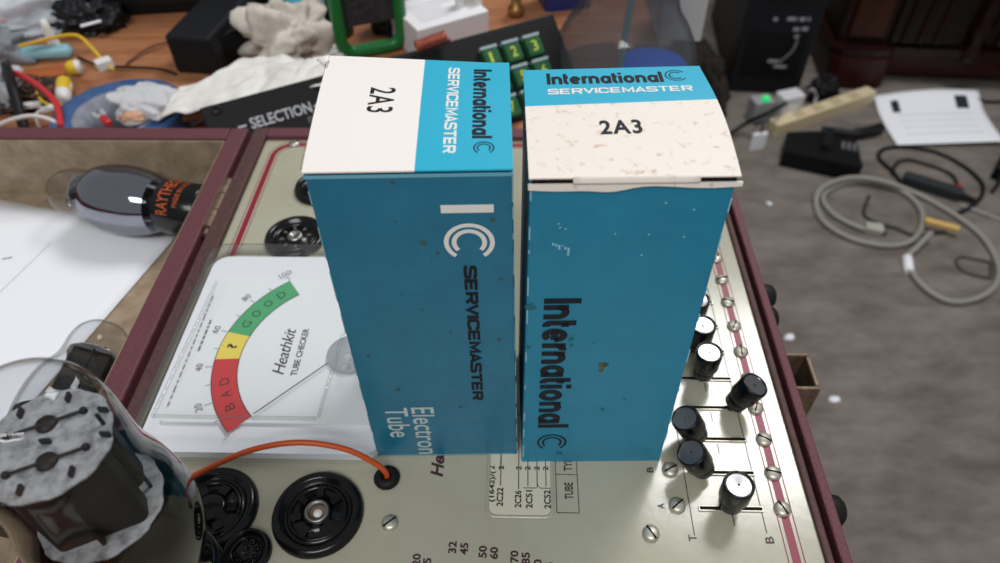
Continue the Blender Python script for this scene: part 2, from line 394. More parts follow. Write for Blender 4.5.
# roll chart window
mb = cm(); cx0, cx1, cy0, cy1 = -0.0112, 0.0140, 0.1243, 0.1700
mb.loft([[(a, b, 0.0003) for a, b in rrect(cx0 - 0.0008, cy0 - 0.0008, cx1 + 0.0008, cy1, 0.0035)], [(a, b, 0.0010) for a, b in rrect(cx0 - 0.0002, cy0 - 0.0002, cx1 + 0.0002, cy1, 0.003)], [(a, b, 0.0003) for a, b in rrect(cx0 + 0.0006, cy0 + 0.0006, cx1 - 0.0006, cy1, 0.003)]], 0, True, False, False)
mb.prism(rrect(cx0 + 0.0002, cy0 + 0.0002, cx1 - 0.0002, cy1, 0.003), 0.0001, 0.0003, 1)
z = 0.00042
for t, x, y, L in (('(1642)/(', -0.0082, 0.1300, 0.0135), ('2C22', -0.0052, 0.1283, 0.0078), ('2C26', 0.0019, 0.1278, 0.0072), ('2C51', 0.0063, 0.1276, 0.0076), ('2C52', 0.0134, 0.1276, 0.0078)):
    mb.text(t, (x, y, z), (0, 1, 0), (-1, 0, 0), L, 0.0026, 2, 0.025)
for x, y0 in ((-0.0065, 0.1440), (-0.0064, 0.137), (0.0008, 0.1355), (0.0045, 0.1370), (0.0082, 0.137), (0.0117, 0.137)):
    mb.ribbon([(x, y0, z), (x, 0.170, z)], 0.00035, (0, 0, 1), 2)
mb.ribbon([(0.0025, 0.1362, z), (0.0078, 0.1362, z), (0.0086, 0.1372, z), (0.0094, 0.1362, z), (0.0138, 0.1362, z)], 0.0003, (0, 0, 1), 2)
for x in (-0.0090, -0.0052, 0.0019, 0.0055, 0.0092, 0.0127):
    mb.text('2', (x, 0.1440, z), (0, 1, 0), (-1, 0, 0), 0.0018, 0.0022, 2, 0.02)
mb.build('roll_chart', [M_panel, mat('chart_paper', (205, 200, 178), 0.5), M_blackink], case)

# screws
def screw(x, y, r=0.0033, rot=0):
    a = cat_(x, y, 0, (0, 0, 1), rot)
    a.lathe([(r, 0), (r, 0.0005), (r * 0.92, 0.0012), (r * 0.6, 0.0018), (0, 0.0020)], 20)
    a.box((0, 0, 0.0018), (r * 1.75, 0.0006, 0.0006), 1)
    a.build('screw', [M_nick, M_dark], case)
for i, y in enumerate(ROWS): screw(0.1026, y + 0.0002, rot=[2.0, 2.9, 2.6, 1.2, 0.6, 1.5, 1.1, 2.8, 0.3, 1, 2][i])
for x, y, r_ in ((0.0624, 0.1299, 0.7), (0.0618, 0.1452, 0.5), (0.0509, 0.1184, 2.1), (-0.0484, 0.1206, 0.7), (-0.1408, 0.3665, 0.3)): screw(x, y, rot=r_)

# lever slots and lever knobs
for y in ROWS:
    a = cm(); a.bb(0.0704, y - 0.0012, 0.0001, 0.0954, y + 0.0012, 0.0006)
    a.bb(0.0709, y - 0.0007, 0.0003, 0.0949, y + 0.0007, 0.0008, 1)
    a.build('lever_slot', [M_nick, M_dark], case, bevel=0.0002)
M_cap = mat('glossy_knob_face', (58, 59, 63), 0.16, spec=0.9, coat=1.0)
for y, k in zip(ROWS, LEV):
    ax = Vector((0.36, -0.03, 1)).normalized() if k > 0 else Vector((-0.55, -0.05, 1)).normalized() if k < 0 else Vector((-0.005, 0.0, 1)).normalized()
    a = cat_(0.0838 + 0.0075 * k - (0.0020 if k == 0 else 0), y, 0.0, ax)
    a.lathe([(0.0015, 0.0002), (0.0015, 0.003), (0.0038, 0.004), (0.0046, 0.0045), (0.0048, 0.0085), (0.0046, 0.0090), (0.0054, 0.0096), (0.0057, 0.0105), (0.0058, 0.0190), (0.0056, 0.0197), (0.0051, 0.0200), (0.0048, 0.0195)], 28)
    a.lathe([(0.0048, 0.0195), (0.0045, 0.0192), (0.0005, 0.0191)], 28, 1, False); a.lathe([(0.0005, 0.0191), (0.0003, 0.0193), (0, 0.0194)], 10, 0)
    a.build('lever_knob', [M_bak, M_cap], case)

# valve sockets set into the panel
def socket(x, y, r, kind):
    a = cat_(x, y, 0)
    a.lathe([(r, 0.0001), (r, 0.0012), (r * 0.95, 0.0030), (r * 0.86, 0.0036), (r * 0.78, 0.0030), (r * 0.74, 0.0012), (r * 0.66, 0.0010), (r * 0.64, 0.0022), (r * 0.60, 0.0024), (r * 0.56, 0.0010)], 48)
    o = a.build('tube_socket', [M_bak, M_nick], case)
    a = cat_(x, y, 0)
    if kind == 'open':
        a.lathe([(r * 0.56, 0.0010), (r * 0.30, 0.0012), (r * 0.30, 0.0026), (r * 0.25, 0.0028), (r * 0.22, 0.0012), (r * 0.18, 0.0004), (0, 0.0004)], 40)
        for q in range(7):
            old = a.M; a.M = a.M @ Matrix.Rotation(2 * PI * (q + 0.3) / 7, 4, 'Z'); a.box((r * 0.47, 0, 0.0016), (r * 0.24, r * 0.15, 0.0016)); a.M = old
        a.lathe([(r * 0.27, 0.0026), (r * 0.26, 0.0034), (r * 0.20, 0.0034), (r * 0.19, 0.0008)], 28, 1); a.lathe([(r * 0.19, 0.0008), (0, 0.0008)], 20, 3)
        a.lathe([(r * 0.10, 0.0012), (r * 0.06, 0.002), (0, 0.0022)], 14, 2)
        mats = [M_bak, M_steel, M_wp, mat('rusty_socket', (120, 96, 76), 0.6)]
    elif kind == 'pins':
        a.lathe([(r * 0.56, 0.0010), (r * 0.30, 0.0012), (r * 0.26, 0.0022), (r * 0.18, 0.0024), (0, 0.0018)], 40)
        for q in range(8):
            old = a.M; a.M = a.M @ Matrix.Rotation(2 * PI * (q + 0.3) / 8, 4, 'Z'); a.box((r * 0.44, 0, 0.0012), (r * 0.13, r * 0.08, 0.0009), 1); a.M = old
        a.lathe([(r * 0.25, 0.0025), (r * 0.22, 0.0032), (r * 0.14, 0.0034), (r * 0.12, 0.0026), (0, 0.0026)], 24, 1)
        mats = [M_bak, M_steel]
    elif kind == 'cup':
        a.lathe([(r * 0.56, 0.0010), (r * 0.34, 0.0010), (r * 0.32, 0.0030), (r * 0.28, 0.0034), (0, 0.0030)], 40)
        for q in range(6):
            old = a.M; a.M = a.M @ Matrix.Rotation(2 * PI * (q + 0.1) / 6, 4, 'Z'); a.box((r * 0.46, 0, 0.0018), (r * 0.20, r * 0.20, 0.0014)); a.M = old
        mats = [M_bak]
    else:
        a.lathe([(r * 0.56, 0.0010), (r * 0.2, 0.0022), (r * 0.12, 0.0012), (0, 0.0012)], 32)
        for q in range(7):
            t = 2 * PI * (q + 0.5) / 8; old = a.M; a.M = a.M @ Matrix.Translation((r * 0.42 * math.cos(t), r * 0.42 * math.sin(t), 0))
            a.lathe([(r * 0.13, 0.0015), (r * 0.13, 0.0026), (r * 0.07, 0.0028), (r * 0.06, 0.001)], 12); a.M = old
        mats = [M_bak]
    a.build('socket_insert', mats, o)
socket(-0.0767, 0.1237, 0.0176, 'open'); socket(-0.1185, 0.1245, 0.0180, 'cup'); socket(-0.1000, 0.1080, 0.0090, 'mini')
socket(-0.1205, 0.2800, 0.0165, 'pins'); socket(-0.1155, 0.3225, 0.0150, 'cup'); socket(-0.0750, 0.3225, 0.0150, 'pins'); socket(-0.0760, 0.2800, 0.0165, 'cup')
socket(-0.1138, 0.0882, 0.0185, 'cup')

# meter
mx0, mx1, my0, my1 = -0.1588, -0.0545, 0.1462, 0.2655
mb = cm(); mb.prism(rrect(mx0 + 0.002, my0 + 0.0012, mx1 - 0.001, my1 - 0.004, 0.008), 0.0002, 0.0045)
meter = mb.build('meter', [M_white], case, bevel=0.0008)
MP = Vector((-0.0790, 0.1965, 0.0)); zd = 0.0062
M_dw = mat('dial_white', (238, 240, 242), 0.6)
mb = cm(); mb.prism(rrect(mx0 + 0.0085, my0 + 0.0145, mx1 - 0.004, my1 - 0.022, 0.002), 0.0046, 0.0060, 0)
def sect(a0, a1, m): mb.arc((MP.x, MP.y, zd), (1, 0, 0), (0, 1, 0), 0.05205, 0.0111, a0, a1, m)
sect(127, 167, 1); sect(167, 183, 2); sect(183, 225, 3)
for rr in (0.0465, 0.0576): mb.arc((MP.x, MP.y, zd + 0.0001), (1, 0, 0), (0, 1, 0), rr, 0.0003, 127, 225, 4, 60)
def rad(t): return Vector((math.cos(R(t)), math.sin(R(t)), 0))
for i in range(11):
    t = 227 - 10 * i; d = rad(t); a = MP + Vector((0, 0, zd + 0.0001))
    mb.ribbon([a + d * 0.0580, a + d * (0.0612 if i % 2 == 0 else 0.0600)], 0.0003, (0, 0, 1), 5)
def radtext(s_, t, r_, h, w_, m, bold=0.0):
    d = rad(t); q = Vector((d.y, -d.x, 0)); O = MP + d * r_ - q * w_ / 2; O.z = zd + 0.00015
    mb.text(s_, O, q, d, w_, h, m, bold)
for s_, t in (('G', 160), ('O', 152), ('O', 143.5), ('D', 135)): radtext(s_, t, 0.0498, 0.0042, 0.0040, 6)
for s_, t in (('B', 213), ('A', 205), ('D', 197)): radtext(s_, t, 0.0498, 0.0042, 0.0036, 7)
radtext('?', 175, 0.0498, 0.0045, 0.0026, 4, 0.02)
for s_, t in (('20', 207), ('40', 187), ('60', 167), ('80', 147), ('100', 127)): radtext(s_, t, 0.0622, 0.0030, 0.0021 * len(s_), 5)
mb.text('Heathkit', (-0.1035, 0.1855, zd), (0, 1, 0), (-1, 0, 0), 0.0255, 0.0055, 4, 0.0, 0.95, 0.35)
mb.text('TUBE CHECKER', (-0.0975, 0.1850, zd), (0, 1, 0), (-1, 0, 0), 0.0270, 0.0029, 4, 0.01)
y = 0.168
while y < 0.232:                                                        # small print too faint to read
    L = random.uniform(0.0015, 0.005); mb.ribbon([(-0.1492, y, 0.0064), (-0.1492, y + L, 0.0064)], 0.0006, (0, 0, 1), 5); y += L + 0.0012
y = 0.198
while y < 0.215: L = random.uniform(0.0012, 0.003); mb.ribbon([(-0.1455, y, 0.0064), (-0.1455, y + L, 0.0064)], 0.0010, (0, 0, 1), 5); y += L + 0.0009
mb.build('dial_face', [M_dw, mat('dial_green', (72, 168, 110), 0.6), mat('dial_yellow', (240, 216, 88), 0.6), mat('dial_red', (206, 48, 52), 0.6), M_blackink, mat('dial_grey_ink', (120, 122, 126), 0.6), mat('dial_dark_green_ink', (34, 84, 58), 0.6), mat('dial_dark_red_ink', (104, 24, 30), 0.6)], meter)
t_ = 226.0; d = rad(t_); a = MP + Vector((0, 0, 0.0080))
mb = cm(); mb.tube([a + d * 0.008, a + d * 0.0455], 0.00024, 6); mb.build('needle', mat('needle_black', (60, 60, 66), 0.4), meter)
mb = cm(); mb.M = mb.M @ Matrix.Translation((MP.x + 0.0035, MP.y, 0.006)); mb.lathe([(0.0105, 0), (0.0105, 0.0018), (0.0100, 0.0024), (0, 0.0026)], 32)
mb.build('pivot_disc', mat('pivot_grey', (176, 180, 186), 0.35), meter)
mb = cm(); rr = []
for ins, z in ((-0.0008, 0.0002), (-0.0008, 0.0018), (0, 0.0020), (0.0000, 0.0085), (0.0008, 0.0108), (0.0024, 0.0122), (0.0045, 0.0126)):
    rr.append([(a, b, z) for a, b in rrect(mx0 + ins, my0 + ins, mx1 - ins, my1 - ins, 0.010 - ins * 0.5, 8)])
mb.loft(rr, 0, True, False, True)
wz = 0.0126
for pts in ([(-0.1500, 0.1590, wz), (-0.0825, 0.1590, wz)], [(-0.0815, 0.1595, wz), (-0.0790, 0.2060, wz)], [(-0.1500, 0.1590, wz), (-0.1465, 0.236, wz)]):
    mb.tube(pts, 0.0008, 8)
M_cover = glass('clear_acrylic', (244, 245, 245), 0.03, 0.8, 0.03, blend=0.35)
mb.build('cover', M_cover, meter)
mb = cm(); mb.M = mb.M @ Matrix.Translation((-0.0745, 0.1905, 0.0127)); mb.lathe([(0.0022, 0), (0.0020, 0.0012), (0, 0.0016)], 16); mb.M = TC @ Matrix.Translation((-0.0750, 0.1850, 0.0127)); mb.lathe([(0.0016, 0), (0.0014, 0.0010), (0, 0.0013)], 14)
mb.build('zero_screw', glass('clear_bump', (236, 238, 240), 0.05, 0.9, 0.35), meter)

# orange lead through its grommet
a = cat_(-0.0520, 0.1393, 0); a.lathe([(0.0050, 0.0001), (0.0053, 0.0012), (0.0045, 0.0028), (0.0028, 0.0034), (0.0018, 0.0030), (0.0015, 0.0005), (0, 0.0005)], 28)
a.build('grommet', M_bakm, case)
ROT = Matrix.Rotation(-YC, 3, 'Z')
def L(px, py, z): q = ROT @ P(px, py, z); return q
wp = [Vector((-0.0520, 0.1393, 0.0008)), L(386, 473, 0.004), L(376, 464, 0.010), L(345, 449, 0.0205), L(300, 442.5, 0.026), L(255, 449, 0.025), L(215, 465, 0.019), L(180, 484, 0.012), L(155, 505, 0.007), L(130, 520, 0.002)]
mb = cm(); mb.tube(spline(wp), 0.00115, 10); mb.build('cap_lead', mat('orange_wire', (196, 80, 28), 0.45), case, label='orange wire arching out of the grommet')

# hinge in the gap, feet and latch on the right wall
M_brass = mat('worn_brass', (116, 98, 80), 0.5, metal=0.4, var=(84, 66, 52), vscale=200)
mb = cm()
for k, y in enumerate((0.286, 0.300, 0.314)): mb.tube([(-0.1702, y, 0.0012), (-0.1702, y + 0.0132, 0.0012)], 0.0032, 14)
mb.tube([(-0.1702, 0.281, 0.0012), (-0.1702, 0.3285, 0.0012)], 0.0014, 10)
mb.build('hinge', M_brass, case)
for y, z_ in ((0.1365, -0.0150), (0.2540, -0.0140), (0.2430, -0.0190)):
    b = MB(); b.at(Vector((0.1222, y, z_)) - C0, (1, 0, 0))
    b.lathe([(0.0066, 0), (0.0066, 0.006), (0.0060, 0.009), (0.0044, 0.0106), (0, 0.0110)], 24); b.build('rubber_foot', M_bakm, case)
mb = cm(); mb.bb(0.1222, 0.198, -0.050, 0.1236, 0.230, -0.010); mb.bb(0.1236, 0.2000, -0.046, 0.1440, 0.2020, -0.020); mb.bb(0.1236, 0.2200, -0.046, 0.1440, 0.2220, -0.020); mb.bb(0.1418, 0.2020, -0.046, 0.1440, 0.2200, -0.020)
mb.bb(0.1236, 0.202, -0.046, 0.1418, 0.220, -0.040); mb.tube([(0.127, 0.211, -0.0385), (0.127, 0.211, -0.024)], 0.0035, 12)
mb.build('latch', M_brass, case, bevel=0.0006)

# lid, opened flat to the left
lx0, lx1, li = -0.478, -0.1722, -0.1838
ly0, ly1 = Y0 - 0.008, 0.3795; LZ = -0.042
mb = cm()
mb.bb(li, ly0, DESK, lx1, ly1, 0.0035); mb.bb(lx0, ly0, DESK, lx0 + 0.012, ly1, 0.0035)
mb.bb(lx0 + 0.012, ly1 - 0.0115, DESK, li, ly1, 0.0035); mb.bb(lx0 + 0.012, ly0, DESK, li, ly0 + 0.0115, 0.0035)
lid = mb.build('lid', M_mar, case, bevel=0.0012)
mb = cm(); mb.bb(lx0 + 0.012, ly0 + 0.0115, DESK, li, ly1 - 0.0115, LZ)
mb.bb(li - 0.0012, ly0 + 0.0115, LZ, li, ly1 - 0.0115, 0.0015); mb.bb(lx0 + 0.012, ly1 - 0.0127, LZ, li, ly1 - 0.0115, 0.0015)
mb.build('lining', M_lining, lid)

# ------------------------------------------------------------------ the two boxes
M_bl1 = mat('teal_card_old', (16, 112, 142), 0.38, var=(14, 98, 128), vscale=70, vlo=0.3, vhi=0.75, bump=0.08, bscale=900)
M_bl2 = mat('blue_card', (6, 128, 160), 0.38, var=(6, 117, 150), vscale=70, vlo=0.3, vhi=0.75, bump=0.08, bscale=900)
M_blt = mat('blue_card_top', (22, 168, 200), 0.5, bump=0.05, bscale=900)
M_ct = mat('white_card', (238, 231, 226), 0.6, bump=0.05, bscale=900)
M_ct2 = mat('white_card_spotted', (235, 225, 214), 0.6, var=(182, 150, 120), vscale=280, vlo=0.57, vhi=0.76, bump=0.08, bscale=700)
M_raw = mat('raw_card_edge', (206, 190, 168), 0.8, var=(170, 140, 110), vscale=300)
M_wink = mat('white_ink', (226, 224, 218), 0.6)
M_bink = mat('navy_black_ink', (22, 24, 34), 0.5)
M_stain = mat('brown_stain', (60, 84, 82), 0.7)
def logo(mb, C, ax, up, r, wd, m):
    mb.arc(C, ax, up, r - wd / 2, wd, 38, 322, m); mb.arc(C, ax, up, r * 0.60, wd, 48, 312, m)
BH = 0.145
EPS = 0.00015
def blot(mb, u, z_, r_, m, y=-EPS):
    n = 14; vs = []
    for i in range(n):
        t = 2 * PI * i / n; q = r_ * (0.7 + 0.5 * random.random()); vs.append((u + q * math.cos(t), y, z_ + q * math.sin(t)))
    mb.add(vs, [tuple(range(n))], m)
# left box
bx = thing('tube_carton', 'teal cardboard tube carton, left of the pair, white and blue lid with 2A3 read sideways', 'box', (-0.05168, 0.15135, 0.0002), -0.00226)
Wd, Dp = 0.0556, 0.0567
mb = MB(); mb.loft([[(0.0003, 0, 0), (0.0575, 0, 0), (0.0575, Dp, 0), (0.0003, Dp, 0)], [(0.0002, 0, BH - 0.0004), (0.0556, 0, BH - 0.0004), (0.0556, Dp, BH - 0.0004), (0.0002, Dp, BH - 0.0004)]]); body = mb.build('body', [M_bl1], bx, bevel=0.0006)
mb = MB(); cw = (0, 0, -1); ru = (1, 0, 0)
mb.bb(0.0356, -EPS, 0.1308, 0.0503, 0, 0.1336, 0)
logo(mb, (0.0430, -EPS, 0.1195), cw, ru, 0.0074, 0.0014, 0)
mb.intl((0.0409, -EPS, 0.1097), cw, ru, 0.0700, 0.0037, 1, lambda: sm_word(0.27))
mb.text('Electron', (0.0172, -EPS, 0.0352), cw, ru, 0.0335, 0.0086, 2, 0.008, 1.0)
mb.text('Tube', (0.0072, -EPS, 0.0352), cw, ru, 0.0205, 0.0086, 2, 0.008, 1.0)
mb.build('front_lettering', [M_wink, M_bink, mat('grey_white_ink', (186, 198, 198), 0.6)], body, label='white and black lettering with a double ring emblem')
mb = MB()
for q in ((0.0298, 0.1195, 0.0012), (0.0335, 0.1155, 0.0006), (0.0315, 0.1130, 0.0004), (0.0500, 0.128, 0.0008), (0.0235, 0.142, 0.0007), (0.0225, 0.128, 0.0005), (0.0350, 0.0790, 0.0006), (0.0060, 0.067, 0.0009), (0.0360, 0.035, 0.0008), (0.0510, 0.075, 0.0009), (0.0140, 0.0470, 0.0010), (0.021, 0.098, 0.0005), (0.0265, 0.0905, 0.0005), (0.052, 0.104, 0.0006)): blot(mb, *q, 0)
for side in (0, 1):
    z_ = 0.004
    while z_ < 0.142:
        L_ = random.uniform(0.002, 0.014); u = 0.0004 if side == 0 else 0.0573 - 0.0019 * z_ / BH; mb.bb(u - 0.0002, -0.00010, z_, u + 0.0002, 0.0004, min(z_ + L_, 0.144), 1); z_ += L_ + random.uniform(0.002, 0.01)
mb.bb(0, -0.00014, BH - 0.0016, Wd, 0.0002, BH - 0.0005, 2); mb.bb(0.001, -0.00012, 0, Wd, 0.0002, 0.0008, 1)
mb.build('wear_marks', [M_stain, mat('worn_edge_pale', (120, 158, 166), 0.8), mat('worn_edge_blue', (104, 166, 188), 0.8)], body)
def lidz1(u, v):                                                      # lid lies a little proud and lifts at its back left corner
    return BH + 0.0006 + 0.0022 * v * max(0, 1 - u * 1.15) - 0.0002 * u * v + 0.0010 * math.sin(PI * v) * (1 - u)
def lid1(u, v): return (u * (Wd + 0.0002) - 0.0001 - 0.0012 * v * (1 - u), v * (Dp - 0.0015) - 0.0003 + 0.0020 * v * (1 - u), lidz1(u, v))
def lid1p(x, y): u, v = x / Wd, y / Dp; return (x, y, lidz1(u, v) + 0.0003)
mb = MB(); SP = 0.533
mb.grid(lambda u, v: lid1(u * SP, v), 10, 12, 0, False); mb.grid(lambda u, v: lid1(SP + u * (1 - SP), v), 10, 12, 1, False)
tf = mb.build('top_flap', [M_ct, M_blt, M_raw], bx, solid=0.0005)
mb = MB()
def flat(mb2, base, fn):
    for v in mb2.v[base:]:
        q = fn(v.x, v.y); v.z = q[2]
b0 = 0; cw2 = (0, -1, 0); ru = (1, 0, 0)
mb.intl((0.0446, 0.0506, 0), cw2, ru, 0.0370, 0.0056, 0); logo(mb, (0.0479, 0.0092, 0), cw2, ru, 0.0029, 0.0004, 0)
mb.intl((0.0368, 0.0510, 0), cw2, ru, 0.0440, 0.0034, 1, sm_word); mb.text('2A3', (0.0140, 0.0385, 0), cw2, ru, 0.0130, 0.0076, 0, 0.01, 1.1)
flat(mb, 0, lid1p); mb.build('lid_lettering', [M_bink, M_wink], tf, label='black and white lettering on the lid')
mb = MB()                                                              # curled tuck tab and ragged left edge of the lid
mb.grid(lambda u, v: (-0.0004 - 0.0012 * u - 0.0004 * math.sin(9 * v), 0.004 + v * (Dp - 0.008), BH + 0.0006 - 0.0022 * u + 0.003 * v * v), 3, 16, 0)
mb.grid(lambda u, v: (-0.0010 - 0.0030 * math.sin(u * PI) * (0.4 + v), Dp - 0.0045 + v * 0.004, BH + 0.0035 - 0.003 * u), 6, 4, 1)
mb.build('torn_tab', [M_raw, M_ct], tf, solid=0.0004)
mb = MB(); mb.bb(0.001, 0.0002, BH - 0.0004, Wd - 0.001, 0.004, BH + 0.0003); mb.build('lid_gap_shade', M_dark, bx)  # black strip painting the shade in the gap under the lid

# right box
bx = thing('tube_carton', 'bright blue cardboard tube carton, right of the pair, scuffed lid with 2A3 upright', 'box', (0.00799, 0.14759, 0.0002), -0.00815)
Wd, Dp = 0.0547, 0.0555
mb = MB(); mb.loft([[(-0.0005, 0, 0), (0.0558, 0, 0), (0.0558, Dp, 0), (-0.0005, Dp, 0)], [(0.0003, 0, BH - 0.0004), (0.0545, 0, BH - 0.0004), (0.0545, Dp, BH - 0.0004), (0.0003, Dp, BH - 0.0004)]]); body = mb.build('body', [M_bl2], bx, bevel=0.0006)
cw = (0, 0, -1); ru = (1, 0, 0)
mb = MB(); mb.intl((0.0055, -EPS, 0.0988), cw, ru, 0.0732, 0.0116, 0)
logo(mb, (0.0112, -EPS, 0.0150), cw, ru, 0.0058, 0.0008, 0); mb.arc((0.0146, -EPS, 0.0068), cw, ru, 0.0011, 0.0003, 0, 360, 0, 16); mb.text('R', (0.0142, -EPS, 0.0073), cw, ru, 0.0009, 0.0010, 0)
mb.build('front_lettering', [M_bink], body, label='black lettering with a double ring emblem')
mb = MB()
for q in ((0.0265, 0.0645, 0.0016), (0.0275, 0.0650, 0.0011), (0.0262, 0.0618, 0.0011)): blot(mb, *q, 0)
for q in ((0.0150, 0.0790, 0.0010), (0.0152, 0.0758, 0.0008), (0.0225, 0.0770, 0.0005), (0.0015, 0.0950, 0.0018), (0.0010, 0.075, 0.0010), (0.0290, 0.0380, 0.0010), (0.0365, 0.044, 0.0006)): blot(mb, *q, 2)
for i in range(6): mb.bb(0.0070 + i * 0.0009, -EPS, 0.1212 - 0.0004 * i * (i % 3), 0.0076 + i * 0.0009, 0, 0.1221 - 0.0004 * i, 1)
for q in ((0.009, 0.128), (0.0105, 0.1275), (0.0085, 0.1295), (0.037, 0.1365), (0.045, 0.134), (0.033, 0.117), (0.034, 0.125), (0.0245, 0.1255), (0.044, 0.124)): blot(mb, q[0], q[1], 0.00035, 1)
for side in (0, 1):
    z_ = 0.004
    while z_ < 0.14:
        L_ = random.uniform(0.001, 0.009); u = 0.0003 + (0.0003 - 0.0005 * (1 - z_ / BH)) if side == 0 else 0.0556 - 0.0013 * z_ / BH; mb.bb(u - 0.0002, -0.00010, z_, u + 0.0002, 0.0004, min(z_ + L_, 0.143), 1); z_ += L_ + random.uniform(0.004, 0.016)
mb.build('wear_marks', [mat('brown_spot', (84, 90, 66), 0.8), mat('rubbed_pale', (140, 190, 208), 0.8), mat('dull_spot', (30, 100, 116), 0.8)], body)
mb = MB(); n = 24; top = []; bot = []                                   # torn white band along the top of the front
for i in range(n + 1):
    u = i / n; x = -0.0002 + u * (Wd + 0.0014)
    low = 0.0030 + 0.0014 * math.exp(-((u - 0.40) / 0.10) ** 2) + 0.0006 * math.sin(u * 9) - 0.0008 * u
    top.append((x, -0.0006, BH - 0.0012)); bot.append((x, -0.0007, BH - low))
mb.add(top + bot, [(i, i + 1, n + 2 + i, n + 1 + i) for i in range(n)], 0)
mb.build('torn_band', M_ct2, body, solid=0.0006)
mb = MB()
mb.bb(0.0008, -0.0006, BH - 0.0010, 0.0115, 0.002, BH + 0.0001); mb.build('tuck_slot', M_dark, body)  # black blocks stand for the shade inside the tuck slots
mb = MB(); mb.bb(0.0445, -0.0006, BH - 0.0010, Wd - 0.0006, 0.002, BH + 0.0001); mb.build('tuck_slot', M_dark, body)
def lid2(u, v):
    x = u * (Wd + 0.0005) + 0.0008 * u * math.sin(PI * min(1, v * 1.05)) ; y = v * (Dp - 0.0012 * (1 - u)) - 0.0004
    z_ = BH + 0.0003 + 0.0012 * math.sin(PI * v) * (0.1 + u)
    return (x, y, z_)
def lid2p(x, y): v = (y + 0.0004) / Dp; u = x / (Wd + 0.0005); return (x, y, lid2(u, v)[2] + 0.0003)
mb = MB(); SV = 0.62
mb.grid(lambda u, v: lid2(u, v * SV), 16, 20, 0, False); mb.grid(lambda u, v: lid2(u, SV + v * (1 - SV)), 16, 12, 1, False)
tf = mb.build('top_flap', [M_ct2, M_blt], bx, solid=0.0005)
mb = MB(); X = (1, 0, 0); Yv = (0, 1, 0)
mb.intl((0.0070, 0.0450, 0), X, Yv, 0.0355, 0.0066, 0); logo(mb, (0.0467, 0.0490, 0), X, Yv, 0.0034, 0.0004, 0)
mb.intl((0.0071, 0.0393, 0), X, Yv, 0.0430, 0.0030, 1, sm_word); mb.text('2A3', (0.0205, 0.0180, 0), X, Yv, 0.0118, 0.0068, 0, 0.03, 1.15)
flat(mb, 0, lid2p); mb.build('lid_lettering', [M_bink, M_wink], tf, label='black and white lettering on the lid')
# front lip that turns down over the tuck
mb = MB(); mb.grid(lambda u, v: (0.0115 + u * 0.033, -0.0006 - 0.0006 * math.sin(v * PI / 2), BH + 0.0004 + 0.0006 * (1 - v) - v * 0.0012), 10, 4); mb.build('front_lip', M_ct2, tf, solid=0.0005)

# ------------------------------------------------------------------ radio tubes
M_tg = glass('tube_glass', (240, 241, 242), 0.012, 0.8, 0.0, blend=0.5)
M_get = mat('getter_mirror', (165, 165, 174), 0.08, metal=1.0)
M_getd = mat('getter_dark_mirror', (70, 66, 62), 0.12, metal=1.0, var=(40, 36, 32), vscale=60)
M_plate = mat('carbonised_plate', (16, 15, 15), 0.6, var=(34, 26, 23), vscale=60, vlo=0.4, vhi=0.7)
M_mica = mat('mica_speckled', (164, 165, 166), 0.45, var=(96, 96, 98), vscale=330, vlo=0.42, vhi=0.72)
M_tab = mat('dark_metal_tab', (46, 40, 38), 0.5, metal=0.3)
ENV_BIG = [(0.0163, 0.024), (0.0166, 0.034), (0.0180, 0.042), (0.0203, 0.050), (0.0219, 0.058), (0.0224, 0.065), (0.0220, 0.072), (0.0208, 0.080), (0.0192, 0.087), (0.0183, 0.093), (0.0180, 0.100), (0.0179, 0.108), (0.0173, 0.1145), (0.0156, 0.120), (0.0126, 0.1245), (0.0082, 0.1276), (0.0038, 0.1288), (0, 0.1290)]
ENV_SMALL = [(0.0150, 0.030), (0.0158, 0.040), (0.0172, 0.045), (0.0196, 0.052), (0.0212, 0.060), (0.0216, 0.068), (0.0212, 0.076), (0.0196, 0.084), (0.0166, 0.091), (0.0152, 0.0955), (0.0147, 0.100), (0.0144, 0.106), (0.0130, 0.112), (0.0095, 0.1165), (0.0045, 0.1188), (0, 0.1192)]
def env(E_): return [(max(p.x, 0), p.z) for p in spline([(r_, 0, z_) for r_, z_ in E_], 4)]
